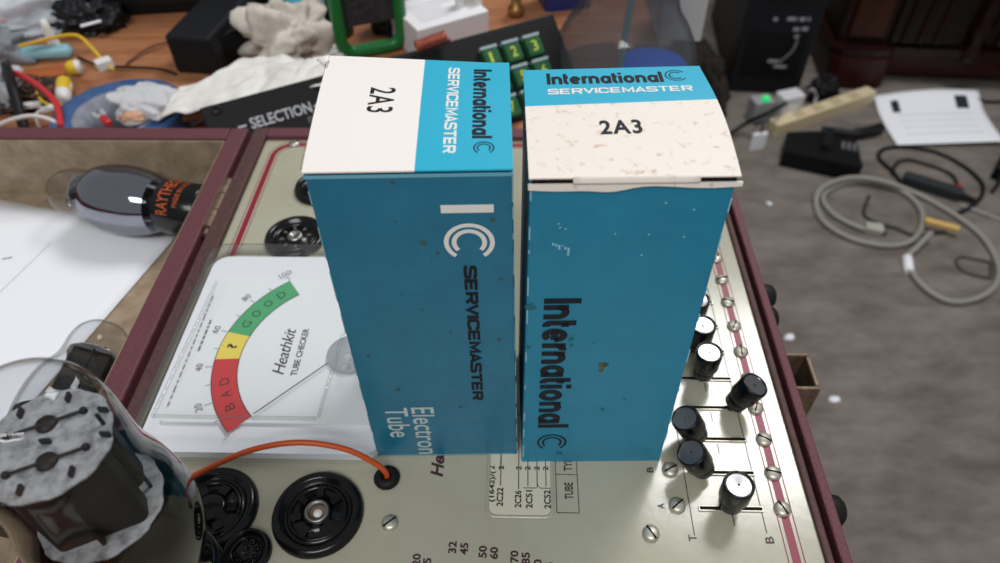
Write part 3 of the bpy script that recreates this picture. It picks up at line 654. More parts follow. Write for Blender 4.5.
def radio_tube(name, label, M, getter, E_, br=0.0178, bh=0.0285, mz=(0.0745, 0.1065, 0.0158), text=None, b0=0.0):
    t = bpy.data.objects.new(name, None); COL.objects.link(t); t.empty_display_size = 0.02; t.matrix_world = M @ Matrix.Scale(1, 4)
    tag(t, label, 'vacuum tube')
    D = Matrix.Identity(4)
    b = MB(D); b.lathe([(0, b0 + 0.0002), (br - 0.0008, b0 + 0.0002), (br, b0 + 0.0012), (br, bh - 0.0015), (br - 0.0008, bh), (br - 0.0018, bh + 0.0003)], 40)
    base = b.build('base', [M_bak], t)
    b = MB(D); b.lathe(env(E_), 64); b.build('glass_envelope', M_tg, t)
    if getter:
        b = MB(D); b.lathe([(r_ * 0.985, z_) for r_, z_ in env(E_) if getter[0] <= z_ <= getter[1]], 64); b.build('getter_mirror', getter[2], t)
    # mount: lower mica, plates, upper mica
    def mica(z_, r_, nm, cut):
        b = MB(D); pts = []
        for i in range(72):
            a = 2 * PI * i / 72; q = r_ * (1 - 0.10 * max(0, math.cos(2 * a)) ** 3 * cut + 0.012 * (1 if i % 6 < 3 else -1)); pts.append((q * math.cos(a), q * math.sin(a)))
        b.prism(pts, z_, z_ + 0.0005)
        return b.build(nm, M_mica, t)
    z0, z1, mr_ = mz
    mica(z0, mr_ + 0.0008, 'mica_spacer', 0.3); um = mica(z1, mr_, 'mica_spacer', 0.6); k_ = mr_ / 0.0172; D = Matrix.Diagonal((k_, k_, 1, 1))
    for sy in (-1, 1):
        b = MB(D); y = sy * 0.0062
        b.prism(rrect(-0.0125, y - 0.0048, 0.0125, y + 0.0048, 0.0025, 4), z0 + 0.0006, z1 - 0.0002)
        b.bb(-0.0004, y + sy * 0.0046, z0 + 0.001, 0.0004, y + sy * 0.0078, z1 - 0.0005)
        b.build('plate', M_plate, t)
    for x in (-0.014, 0.014):
        b = MB(D); b.tube([(x, 0, 0.030), (x, 0, z1 + 0.0045)], 0.0006, 8); b.build('support_rod', M_tab, t)
    b = MB(D)
    for sy in (-1, 1):
        y = sy * 0.0062
        b.M = D @ Matrix.Translation((0, y, z1 + 0.0006)); b.lathe([(0.0028, 0), (0.0026, 0.0008), (0, 0.0010)], 20)
        b.M = D; b.tube([(-0.0095, y, z1 + 0.0012), (0.0095, y, z1 + 0.0012)], 0.0005, 6)
        for x in (-0.0095, 0.0095): b.sphere((x, y, z1 + 0.0012), 0.0011)
    for k, (x, y, a) in enumerate(((-0.006, 0.0125, 0.1), (0.006, 0.0125, 0.1), (-0.006, -0.0125, 0.1), (0.006, -0.0125, 0.1), (-0.0145, 0.004, 1.4), (0.0145, 0.004, 1.4), (-0.0145, -0.004, 1.4), (0.0145, -0.0045, 1.4), (0, 0.0, 1.57))):
        b.M = D @ Matrix.Translation((x, y, z1 + 0.0005)) @ Matrix.Rotation(a + 1.2, 4, 'Z'); b.bb(-0.0013, -0.0004, 0, 0.0013, 0.0004, 0.0018)
    b.M = D
    b.build('mount_tabs', M_tab, um)
    b = MB(D); b.sphere((0, 0, 0.046), (0.005, 0.008, 0.009), 0, 16, 8); b.tube([(0, 0, 0.026), (0, 0, 0.045)], 0.009, 16); b.build('stem_press', glass('stem_glass', (225, 225, 222), 0.05, 0.8, 0.1), t)
    if text:
        b = MB()
        for s_, z_, h, ang, bold in text:
            vs, fs = text_geo(s_, bold, 1.0); x0 = min(v[0] for v in vs); x1 = max(v[0] for v in vs); y0 = min(v[1] for v in vs); y1 = max(v[1] for v in vs)
            out = []
            for p, q in vs:
                a = R(ang[0] + (p - x0) / (x1 - x0) * (ang[1] - ang[0])); out.append(((br + 0.00015) * math.cos(a), (br + 0.00015) * math.sin(a), z_ + (q - y0) / (y1 - y0) * h))
            b.add(out, fs, 0)
        b.build('base_lettering', mat('orange_ink', (196, 88, 36), 0.5), base, label='orange lettering on the black base')
    return t
sp = Vector((-0.1138, 0.0882, 0.0)); spw = Matrix.Rotation(YC, 3, 'Z') @ sp
radio_tube('vacuum_tube', 'large clear glass vacuum tube standing upright in the foreground socket', Matrix.Translation((spw.x, spw.y, 0.0036)) @ Matrix.Rotation(R(24), 4, 'Z'), (0.026, 0.080, M_getd), ENV_BIG)
def lying(tip, foot, z_, length, spin):
    T_ = P(*tip, z_); F_ = P(*foot, z_); ax = (T_ - F_).normalized()
    return Matrix.Translation(T_ - ax * length) @ ax.to_track_quat('Z', 'Y').to_matrix().to_4x4() @ Matrix.Rotation(spin, 4, 'Z')
TZ = LZ + 0.0012 + 0.0216
radio_tube('vacuum_tube', 'silvered vacuum tube with orange lettered black base lying on papers in the lid', lying((54, 189), (205, 212), TZ, 0.1192, R(0)),
           (0.045, 0.090, M_get), ENV_SMALL, 0.0165, 0.0405, (0.070, 0.0985, 0.0125), [('RAYTHEON', 0.0285, 0.0075, (26, 136), 0.0), ('MADE IN U.S.A.', 0.0225, 0.0032, (45, 120), 0.0)], 0.0125)
radio_tube('vacuum_tube', 'clear glass vacuum tube lying in the lid behind the upright tube', lying((108, 327), (52, 440), TZ, 0.1192, 0.5), (0.045, 0.060, M_getd), ENV_SMALL, 0.0165, 0.0405, (0.070, 0.0985, 0.0125), None, 0.0125)

# white sheet in the lid
A = P(178, 236, LZ); e1 = (P(101, 325, LZ) - A).normalized(); e2 = Vector((0, 0, 1)).cross(e1); 
if e2.x > 0: e2 = -e2
mb = MB()
def sheet(u, v): p = A + e2 * (u * 0.240) + e1 * (v * 0.279); return (p.x, p.y, LZ + 0.0010 + 0.0012 * (noise.noise(Vector((u * 2, v * 2, 0))) + 0.5) * min(1, u * 4) * 0.5)
mb.grid(sheet, 24, 24)
def shq(u, v): q = sheet(u, v); return (q[0], q[1], q[2] + 0.0003)
M_fink = mat('faint_grey_print', (200, 202, 208), 0.7)
for u0, v0, u1, v1 in ((0.30, 0.10, 0.30, 0.62), (0.34, 0.22, 0.62, 0.22), (0.45, 0.30, 0.45, 0.52), (0.52, 0.30, 0.52, 0.5)):
    mb.ribbon([shq(u0 + (u1 - u0) * k / 10, v0 + (v1 - v0) * k / 10) for k in range(11)], 0.0006, (0, 0, 1), 1)
for u0, v0 in ((0.42, 0.18), (0.36, 0.16), (0.70, 0.40), (0.74, 0.41)): mb.ribbon([shq(u0, v0), shq(u0 + 0.02, v0 + 0.01)], 0.0008, (0, 0, 1), 2)
o = mb.build('paper_sheet', [M_white, M_fink, mat('grey_print', (110, 110, 120), 0.7)], None, solid=0.0003, origin=A)
tag(o, 'blank looking white paper sheet lying in the open case lid', 'paper')
# ------------------------------------------------------------------ clutter on the desk behind the case
M_bag = glass('clear_bag', (238, 242, 246), 0.12, 0.6, 0.66, (226, 232, 240), bump=0.9, bscale=70)
M_bagd = glass('smoky_bag', (210, 212, 216), 0.15, 0.6, 0.55, (166, 172, 180), bump=0.9, bscale=80)
M_blk = mat('black_plastic', (26, 27, 30), 0.42, bump=0.1, bscale=700)
M_blks = mat('black_satin', (14, 14, 16), 0.5)
M_cloth = mat('beige_cloth', (206, 198, 188), 0.9, var=(176, 164, 150), vscale=18, bump=0.3, bscale=250)
M_tissue = mat('white_tissue', (232, 230, 224), 0.9, var=(208, 204, 196), vscale=30, bump=0.4, bscale=200)
def wire(name, label, pts, r, m, cat='wire', group=None, n=8):
    o = MB().tube(spline(pts, n), r, 8).build(name, m, None, origin=pts[0]); return tag(o, label, cat, group)
def heap(name, label, cat, c, size, m, seed, amp=0.35, freq=2.0, n=56, rz=0, group=None, smooth=True, soft=False):
    o = crumple(MB(), (0, 0, 0), size, seed, amp, freq, n, 0, True, smooth, soft).build(name, m); o.location = c; o.rotation_euler[2] = rz
    return tag(o, label, cat, group)
def onD(px, py, z=DESK): return P(px, py, z)

# black equipment box at the back and the black bag before it
t = thing('equipment_box', 'large black box standing at the back of the desk on the left', 'box', onD(135, 38) + Vector((0.046, 0.112, 0)), 0.10)
MB().bb(-0.105, -0.06, 0, 0.105, 0.06, 0.10).build('body', M_blks, t, bevel=0.004)
MB().bb(-0.095, -0.0612, 0.012, 0.095, -0.06, 0.09).build('front_plate', M_blk, t)
heap('plastic_bag', 'black plastic bag lying beside the grey clear bag', 'bag', onD(92, 27), (0.040, 0.026, 0.022), mat('black_bag', (34, 34, 37), 0.3, bump=0.5, bscale=120), 21, 0.4, 2.5)
t = thing('label_strip', 'small white strip lying on the black plastic bag', 'label', onD(91, 24, DESK + 0.024), 0.6)
MB().bb(-0.009, -0.002, 0, 0.009, 0.002, 0.001).build('strip', M_white, t)

# plastic bags top left
heap('plastic_bag', 'big crumpled clear plastic bag with a blue print at the left end of the desk', 'bag', onD(26, 30), (0.062, 0.034, 0.026), M_bag, 3, 0.8, 2.0, 72, 0.35, soft=True)
heap('plastic_bag', 'grey clear plastic bag crumpled at the left edge below the big one', 'bag', onD(-2, 60), (0.030, 0.022, 0.022), M_bagd, 5, 0.8, 2.2, 56, soft=True)
heap('plastic_bag', 'small clear bag squeezed between the lid rim and the black cable', 'bag', onD(4, 104), (0.020, 0.026, 0.030), M_bag, 8, 0.8, 2.2, 48, soft=True)
t = thing('printed_card', 'pinkish white card with a dark blue mark behind the big clear bag', 'card', onD(42, 4, DESK + 0.02), 0.5)
MB().bb(-0.040, -0.022, 0, 0.040, 0.022, 0.002).build('card', mat('pink_card', (214, 186, 180), 0.7), t)
MB().bb(-0.013, -0.020, 0.002, 0.007, -0.014, 0.0024).build('print', mat('navy_print', (30, 44, 84), 0.6), t)

# nozzle bottle
A = onD(26, 60); B = onD(75, 57)
t = thing('glue_bottle', 'pale blue bottle lying down with a white tapered nozzle', 'bottle', (A + B) / 2 + Vector((0, 0, 0.0065)), math.atan2((B - A).y, (B - A).x))
Lb = (B - A).length / 2
b = MB(); b.tube([(-Lb, 0, 0), (-Lb * 0.9, 0, 0), (Lb * 0.85, 0, 0), (Lb * 0.95, 0, 0), (Lb, 0, 0)], [0.004, 0.0062, 0.0065, 0.005, 0.001], 18); b.build('body', mat('pale_blue_plastic', (142, 194, 206), 0.45), t)
b = MB(); b.M = Matrix.Translation((0.008, 0.003, 0.005)); b.lathe([(0.0052, 0), (0.0048, 0.006), (0.0036, 0.017), (0.0030, 0.024), (0, 0.0245)], 18); b.build('nozzle', M_wp, t)

# wires on the left
M_yel = mat('yellow_wire', (222, 178, 38), 0.45); M_rw = mat('red_wire', (196, 40, 44), 0.42); M_ww = mat('white_wire', (216, 208, 202), 0.5); M_bw = mat('black_cable', (24, 24, 27), 0.5)
zz = DESK + 0.02
o = wire('wire', 'yellow wire looping to a white connector above the blue tape', [onD(20, 46, zz), onD(40, 41, zz + 0.004), onD(62, 36, zz + 0.008), onD(78, 36, zz + 0.009), onD(90, 46, zz + 0.006), onD(104, 62, zz + 0.002)], 0.0017, M_yel)
t = thing('connector', 'white plug at the end of the yellow wire', 'connector', onD(106, 68, zz - 0.003), 0.7)
MB().bb(-0.0065, -0.005, 0, 0.0065, 0.005, 0.008).build('shell', M_wp, t, bevel=0.0008)
MB().tube([(0.002, -0.005, 0.003), (0.003, -0.012, 0.002)], 0.0012, 8).build('pin', M_yel, t)
wire('wire', 'thick red wire curving down to the lid rim', [onD(-8, 68, zz), onD(12, 72, zz + 0.004), onD(28, 79, zz + 0.006), onD(46, 92, zz + 0.006), onD(57, 106, zz + 0.004), onD(61, 127, zz)], 0.0026, M_rw)
wire('cable', 'thick black cable running towards the lid at the far left', [onD(6, 66, zz + 0.008), onD(11, 84, zz + 0.008), onD(16, 100, zz + 0.002), onD(24, 128, zz - 0.012)], 0.0042, M_bw, 'cable')
wire('wire', 'white wire arching low along the lid rim', [onD(-4, 126, zz), onD(14, 119, zz + 0.004), onD(32, 116, zz + 0.005), onD(48, 119, zz + 0.002), onD(64, 127, zz - 0.004)], 0.0018, M_ww)
wire('wire', 'thin yellow wire curled beside the two wire nuts', [onD(52, 79, zz - 0.012), onD(42, 82, zz - 0.011), onD(37, 92, zz - 0.010), onD(42, 101, zz - 0.010), onD(54, 106, zz - 0.012), onD(62, 104, zz - 0.014)], 0.0012, M_yel)
wire('wire', 'thin black wire lying across the bare desk behind the tape roll', [onD(78, 57, DESK + 0.002), onD(100, 66, DESK + 0.003), onD(128, 67, DESK + 0.003), onD(160, 69, DESK + 0.003), onD(176, 74, DESK + 0.002)], 0.0012, M_bw)
wire('wire', 'thin brown wire beside the thin black one behind the tape roll', [onD(126, 64, DESK + 0.002), onD(145, 50, DESK + 0.004), onD(160, 44, DESK + 0.004), onD(184, 38, DESK + 0.002)], 0.0011, mat('brown_wire', (96, 58, 44), 0.5))
M_yc = mat('yellow_cap', (226, 190, 40), 0.4)
for k, (pa, pb, lab) in enumerate((((66, 69), (82, 66), 'yellow and white wire nut lying sideways, upper of two'), ((64, 80), (63, 101), 'yellow and white wire nut pointing to the lid, lower of two'))):
    A = onD(*pa, DESK + 0.0082); B = onD(*pb, DESK + 0.0082); ax = (B - A)
    t = thing('wire_nut', lab, 'wire nut', A, 0); Ln = ax.length
    b = MB(); b.at((0, 0, 0), ax); b.lathe([(0, 0), (0.0045, 0.0005), (0.0062, 0.004), (0.0064, Ln * 0.65)], 20); b.build('cap', M_yc, t)
    b = MB(); b.at((0, 0, 0), ax); b.lathe([(0.0064, Ln * 0.65), (0.0060, Ln * 0.85), (0.0045, Ln), (0, Ln)], 20); b.box((0.0058, 0, Ln * 0.4), (0.0016, 0.003, Ln * 0.3)); b.build('collar', M_wp, t)
for k, (px, py, rz, lab) in enumerate(((34, 107, 0.2, 'white push-on terminal lying left of the red wire'), (52, 110, 0.5, 'small silver terminal almost under the red wire'))):
    t = thing('wire_terminal', lab, 'terminal', onD(px, py, DESK + 0.012), rz)
    MB().bb(-0.008, -0.0028, 0, 0.006, 0.0028, 0.004).build('sleeve', M_wp, t, bevel=0.001)
    MB().tube([(-0.008, 0, 0.002), (-0.013, -0.001, 0), (-0.014, -0.004, -0.010)], 0.0014, 8).build('lead', M_ww, t)
heap('scrap_heap', 'brown scraps and wire ends heaped under the red wire', 'scraps', onD(30, 100), (0.040, 0.030, 0.012), mat('dark_scraps', (58, 46, 42), 0.7, var=(150, 110, 90), vscale=140, vlo=0.5, vhi=0.7), 31, 0.5, 4.0, 60)['kind'] = 'stuff'
t = thing('cardboard_scrap', 'orange brown piece of card under the pale blue bottle', 'card', onD(46, 74), 0.3)
MB().bb(-0.018, -0.010, 0, 0.018, 0.010, 0.002).build('card', mat('orange_card', (176, 92, 44), 0.6), t)

# tape roll
TR = onD(118, 112, DESK + 0.02); TR.z = DESK
t = thing('tape_roll', 'roll of blue tape lying flat behind the lid rim', 'tape')
t.location = TR
b = MB(); b.lathe([(0.0345, 0.0005), (0.0500, 0.0005), (0.0505, 0.001), (0.0505, 0.0195), (0.0500, 0.020), (0.0345, 0.020)], 56); b.build('blue_tape', mat('blue_tape', (58, 96, 146), 0.45, var=(50, 84, 132), vscale=80), t)
b = MB(); b.lathe([(0.0345, 0.0005), (0.0345, 0.0203), (0.0335, 0.0210), (0.0320, 0.019), (0.0275, 0.0188), (0.0255, 0.0190), (0.0250, 0.0005)], 56); b.build('grey_core', mat('grey_core', (136, 138, 148), 0.6, var=(112, 114, 126), vscale=90), t)
b = MB(); b.lathe([(0, 0.0003), (0.0250, 0.0003)], 32); b.build('core_floor', mat('dark_core', (84, 84, 92), 0.7), t)
# fork terminal
ft = TR + Vector((-0.004, -0.008, 0.0215))
A = onD(107, 122, DESK + 0.024); B = onD(89, 103, DESK + 0.024); d = (B - A).normalized()
t = thing('fork_terminal', 'red sleeved silver fork terminal lying on the blue tape roll', 'terminal', A, math.atan2(d.y, d.x))
b = MB(); b.tube([(-0.004, 0, 0), (-0.003, 0, 0), (0.008, 0, 0), (0.009, 0, 0)], [0.002, 0.0030, 0.0028, 0.0018], 14); b.build('sleeve', mat('red_sleeve', (196, 34, 44), 0.35), t)
pts = [(0.008, -0.0016), (0.012, -0.0042), (0.020, -0.0046), (0.0205, -0.0020), (0.0145, -0.0016), (0.0135, 0), (0.0145, 0.0016), (0.0205, 0.0020), (0.020, 0.0046), (0.012, 0.0042), (0.008, 0.0016)]
b = MB(); b.prism(pts, -0.0006, 0.0006); b.build('fork', M_wp if False else mat('bright_tin', (226, 226, 226), 0.3, metal=0.6), t)
# baggie of parts and neighbours
heap('parts_baggie', 'small grey clear baggie lying over the right side of the blue tape roll', 'bag', onD(150, 104, DESK + 0.0212), (0.032, 0.024, 0.008), glass('parts_bag', (226, 226, 228), 0.15, 0.6, 0.72, (226, 226, 228), bump=0.7, bscale=60), 12, 0.7, 1.8, 56, -0.4, soft=True)
t = thing('crumb', 'tan crumpled scrap lying at the rim in front of the baggie', 'scrap', onD(134, 121, DESK + 0.0215)); crumple(MB(), (0, 0, 0), (0.011, 0.007, 0.006), 4, 0.3, 2, 28).build('scrap', mat('tan_scrap', (206, 160, 128), 0.7), t)
t = thing('nylon_spacer', 'little white plastic spacer at the rim right of the tan scrap', 'spacer', onD(155, 124, DESK + 0.012), 0.4); b = MB(); b.at((0, 0, 0.005), (1, 0.3, 0)); b.lathe([(0, -0.007), (0.005, -0.007), (0.0055, -0.004), (0.004, 0.004), (0.003, 0.008), (0, 0.008)], 18); b.build('spacer', M_wp, t)
A = onD(163, 124, DESK + 0.012); B = onD(199, 115, DESK + 0.012)
t = thing('wood_strip', 'short tan wooden strip lying between the baggie and the black panel', 'strip', (A + B) / 2, math.atan2((B - A).y, (B - A).x)); MB().bb(-0.017, -0.005, 0, 0.017, 0.005, 0.004).build('strip', mat('tan_strip', (190, 158, 112), 0.7, var=(160, 128, 88), vscale=60), t, bevel=0.0006)
heap('paper_scrap', 'pale grey crumpled paper under the wooden strip', 'paper', onD(178, 123), (0.024, 0.012, 0.010), mat('grey_paper', (196, 196, 194), 0.8), 15, 0.3, 2.2, 40)

# black adapter
A = onD(182, 74, DESK); B = onD(228, 22, DESK); d = B - A
t = thing('power_adapter', 'boxy black power adapter lying left of the crumpled cloth', 'adapter', (A + B) / 2 + Vector((0.016, 0.0, 0)), math.atan2(d.y, d.x))
MB().bb(-0.052, -0.021, 0, 0.046, 0.021, 0.036).build('body', M_blk, t, bevel=0.003)
MB().bb(-0.035, -0.0216, 0.008, 0.030, -0.021, 0.028).build('rating_plate', M_blks, t)
t = thing('power_adapter', 'smaller black block tucked between the adapter and the crumpled cloth', 'adapter', onD(240, 52, DESK), 0.9)
MB().bb(-0.026, -0.012, 0, 0.026, 0.012, 0.028).build('body', M_blks, t, bevel=0.003); MB().tube([(0.03, 0, 0.014), (0.042, 0.002, 0.012), (0.05, 0.008, 0.006)], 0.003, 8).build('cord', M_bw, t)

# cloth and tissue
heap('cloth', 'crumpled beige cloth between the adapter and the green frame', 'cloth', onD(294, 55, DESK), (0.041, 0.046, 0.038), M_cloth, 2, 0.8, 1.7, 96, 0.3, soft=True)
heap('cloth', 'small corner of white cloth spread right of the beige cloth', 'cloth', onD(325, 57, DESK), (0.028, 0.018, 0.010), M_tissue, 41, 0.4, 2.2, 48, -0.6)
def tis(u, v):
    A = onD(160, 119, DESK + 0.034); B = onD(322, 86, DESK + 0.050); C_ = onD(206, 72, DESK + 0.012)
    p = A + (B - A) * u + (C_ - A) * (v * (0.55 + 0.45 * math.sin(PI * min(1, u * 1.15))))
    n_ = abs(noise.noise(Vector((u * 5, v * 3, 1)))) * 0.010 + 0.0016 * noise.noise(Vector((u * 14, v * 8, 4)))
    return (p.x, p.y, p.z + n_ + 0.006 * math.sin(PI * v))
mb = MB(); mb.grid(tis, 60, 26); A = onD(240, 95, DESK)
tag(mb.build('paper_towel', M_tissue, None, solid=0.0008, origin=A), 'crumpled white paper towel lying along the back of the black keypad panel', 'towel')

# the black selection panel with its keypad
zt = -0.016
TL = P(199, 108, zt); TRt = P(553, 13, zt); ex = (TRt - TL); PW = ex.length; ex.normalize()
nh = Vector((ex.y, -ex.x, 0)); ey = (nh * 0.75 + Vector((0, 0, -0.66))).normalized(); en = ex.cross(-ey)
PM = Matrix((( ex.x, -ey.x, en.x, TL.x), (ex.y, -ey.y, en.y, TL.y), (ex.z, -ey.z, en.z, TL.z), (0, 0, 0, 1)))     # x along the top edge, y up the plate, z out of it
t = bpy.data.objects.new('selection_panel', None); COL.objects.link(t); t.matrix_world = PM; t.empty_display_size = 0.02
tag(t, 'long black selection panel with green number keys leaning behind the boxes', 'panel')
PH = 0.077
b = MB(); b.bb(0, -PH, -0.006, PW, 0, 0); b.build('face_plate', M_blks, t, bevel=0.0012)
M_key = mat('green_key', (30, 92, 52), 0.35, var=(22, 72, 40), vscale=90); M_keyt = mat('key_pale_top', (150, 170, 176), 0.4); M_yelp = mat('yellow_number', (176, 196, 60), 0.5)
def plate(px, py):
    d = (FW + RT * ((px - 500) / CF) - UP * ((py - 281.5) / CF)); o_ = Vector((0, 0, CH)); s_ = (TL - o_).dot(en) / d.dot(en); q = PM.inverted() @ (o_ + d * s_); return q
k1 = plate(491, 61); k2 = plate(511, 54); k3 = plate(532, 47); k6 = plate(541, 71)
dx = (k3.x - k1.x) / 2; dy = k3.y - k6.y
for j in range(3):
    for i in range(3):
        cx = k1.x + dx * i; cy = k2.y - dy * j
        if cy - 0.010 < -PH: continue
        b = MB(); b.loft([[(x, y, 0.0003) for x, y in rrect(cx - dx * 0.40, cy - dy * 0.42, cx + dx * 0.40, cy + dy * 0.42, 0.002)], [(x, y, 0.005) for x, y in rrect(cx - dx * 0.37, cy - dy * 0.39, cx + dx * 0.37, cy + dy * 0.34, 0.0025)], [(x, y, 0.006) for x, y in rrect(cx - dx * 0.32, cy - dy * 0.34, cx + dx * 0.32, cy + dy * 0.29, 0.0025)]], 0)
        b.bb(cx - dx * 0.38, cy + dy * 0.36, 0.0003, cx + dx * 0.38, cy + dy * 0.47, 0.0055, 1)
        b.text(str(3 * j + i + 1), (cx - dx * 0.13, cy - dy * 0.22, 0.0062), (1, 0, 0), (0, 1, 0), dx * (0.26 if i + j else 0.13), dy * 0.42, 2, 0.015)
        b.build('number_key', [M_key, M_keyt, M_yelp], t)
b = MB(); s0 = plate(252, 128); s1 = plate(313, 111.5); w_ = s1.x - s0.x
b.text('SELECTION', (s0.x, s0.y - 0.001, 0.0004), (1, 0, 0), (0, 1, 0), w_, 0.0082, 0, 0.02)
b.bb(s0.x - 0.009, s0.y + 0.002, 0.0002, s0.x - 0.003, s0.y + 0.0036, 0.0005); b.bb(s1.x + 0.002, s0.y + 0.002, 0.0002, s1.x + 0.010, s0.y + 0.0036, 0.0005)
b.text('PLAYING', (s0.x + 0.040, s0.y - 0.0085, 0.0004), (1, 0, 0), (0, 1, 0), 0.030, 0.005, 1, 0.0)
b.build('lettering', [mat('pale_print', (170, 172, 176), 0.6), mat('dull_print', (100, 102, 106), 0.6)], t)
b = MB(); q = plate(217, 110); b.M = Matrix.Translation((q.x, q.y, 0)); b.lathe([(0.0035, 0.0002), (0.0035, 0.0012), (0.002, 0.0014), (0.002, 0.0004), (0, 0.0004)], 18); b.build('screw_hole', M_blk, t)

# green frame with black bag inside
G = onD(374, 54, DESK); t = thing('green_frame', 'green plastic handle frame standing behind the left carton', 'frame', G, 0.35)
pts = rrect(-0.028, 0.006, 0.028, 0.120, 0.012, 6); pts.append(pts[0])
b = MB(); b.tube([(x, -0.10 * z_, z_) for x, z_ in pts], 0.0058, 12); b.build('frame', mat('green_plastic', (14, 112, 52), 0.32), t)
MB().bb(-0.026, -0.001, 0.030, 0.026, 0.0015, 0.118).build('backing', mat('dark_mesh', (40, 38, 40), 0.7, var=(66, 62, 66), vscale=350), t)
heap('plastic_bag', 'shiny black bag bunched to the right of the green frame', 'bag', onD(392, 30, DESK), (0.020, 0.026, 0.042), mat('black_bag_shiny', (40, 40, 44), 0.2, bump=0.8, bscale=110), 33, 0.4, 2.6, 48)
# green bottle behind
t = thing('bottle', 'dark green bottle half hidden behind the green frame', 'bottle', onD(341, 34, DESK)); b = MB(); b.lathe([(0, 0), (0.012, 0), (0.013, 0.002), (0.013, 0.030), (0.007, 0.038), (0.006, 0.046), (0, 0.046)], 24); b.build('body', mat('dark_green', (16, 70, 40), 0.4), t); b = MB(); b.lathe([(0.0075, 0.046), (0.0075, 0.056), (0, 0.057)], 20); b.build('cap', mat('grey_cap', (150, 156, 160), 0.4), t)
# blue white bag at the top
heap('plastic_bag', 'white and pale blue plastic bag at the back behind the beige cloth', 'bag', onD(318, 8, DESK), (0.048, 0.032, 0.030), mat('bluewhite_bag', (196, 208, 222), 0.3, var=(110, 150, 186), vscale=40, vlo=0.45, vhi=0.6, bump=0.5, bscale=90), 51, 0.8, 2.0, 64, 0.3, soft=True)
t = thing('wrapper', 'bright cyan wrapper lying on the pale blue plastic bag', 'wrapper', onD(297, 3, DESK + 0.030)); crumple(MB(), (0, 0, 0), (0.014, 0.009, 0.008), 5, 0.3, 1.8, 28).build('foil', mat('cyan_plastic', (70, 176, 206), 0.35), t)
t = thing('spring_clip', 'small silvery clip lying behind the black adapter', 'clip', onD(246, 20, DESK), 0.6); b = MB(); b.tube(spline([(-0.012, 0, 0.002), (-0.004, 0, 0.010), (0.006, 0, 0.008), (0.012, 0, 0.002)]), 0.003, 10); b.build('clip', M_steel, t)

# white carton with connector and coil
Pc = onD(441, 42, DESK); t = thing('carton', 'small white carton with grey printing behind the black keypad panel', 'box', Pc, 0.52)
MB().bb(-0.036, -0.030, 0, 0.036, 0.030, 0.034).build('body', mat('white_carton', (226, 224, 226), 0.6), t, bevel=0.001)
b = MB()
for k in range(6): b.bb(-0.026, -0.018 + k * 0.006, 0.0342, -0.026 + 0.03 + 0.012 * ((k * 7) % 3), -0.0165 + k * 0.006, 0.0344)
b.build('print', mat('grey_carton_print', (204, 206, 212), 0.7), t)
t = thing('bracket', 'white plastic bracket standing on the right end of the white carton', 'bracket', onD(471, 40, DESK) + Vector((0.0, 0, 0)), 0.4)
MB().bb(-0.012, -0.003, 0, -0.006, 0.006, 0.052).build('side_plate', M_wp, t, bevel=0.0008); MB().bb(0.006, -0.003, 0, 0.012, 0.006, 0.052).build('side_plate', M_wp, t, bevel=0.0008); MB().bb(-0.006, 0.002, 0, 0.006, 0.006, 0.048).build('web', mat('ivory', (206, 200, 190), 0.5), t); MB().tube([(-0.009, 0.002, 0.052), (-0.009, 0.002, 0.064)], 0.0016, 8).build('hook', M_nick, t)
b = MB(); A = P(416, 47, -0.010); B = P(447, 36, -0.008); n_ = 220
d = (B - A); u_ = d.normalized().cross(Vector((0, 0, 1))).normalized(); v_ = u_.cross(d.normalized())
hp = [A + d * (i / n_) + (u_ * math.cos(2 * PI * 11 * i / n_) + v_ * math.sin(2 * PI * 11 * i / n_)) * 0.0042 for i in range(n_ + 1)]
b.tube(hp, 0.0009, 6); tag(b.build('wire_coil', mat('copper', (186, 104, 84), 0.3, metal=0.8), None, origin=A), 'reddish copper wire coil lying along the top of the black panel', 'coil')
t = thing('brass_fitting', 'little brass fitting standing on the desk behind the keypad', 'fitting', onD(516, 15, DESK)); b = MB(); b.lathe([(0, 0), (0.008, 0), (0.008, 0.008), (0.005, 0.010), (0.005, 0.030), (0.006, 0.032), (0, 0.032)], 16); b.build('body', mat('brass', (170, 130, 80), 0.35, metal=0.9), t)
t = thing('storage_tin', 'dark blue tin standing behind the end of the keypad panel', 'tin', onD(566, 16, DESK) + Vector((0, 0.03, 0)), 0.2); MB().prism(rrect(-0.024, -0.018, 0.024, 0.018, 0.006), 0, 0.07).build('body', mat('navy_tin', (26, 44, 104), 0.4), t, bevel=0.001); MB().prism(rrect(-0.025, -0.019, 0.025, 0.019, 0.006), 0.07, 0.076).build('lid', mat('navy_lid', (34, 54, 116), 0.35), t)
t = thing('black_case', 'flat black case lying behind the white carton', 'case', onD(440, -6, DESK) + Vector((0, 0.06, 0)), 0.1); MB().bb(-0.10, -0.045, 0, 0.10, 0.045, 0.055).build('body', M_blks, t, bevel=0.003); MB().bb(-0.03, -0.0465, 0.02, 0.03, -0.045, 0.034).build('handle', M_blk, t)

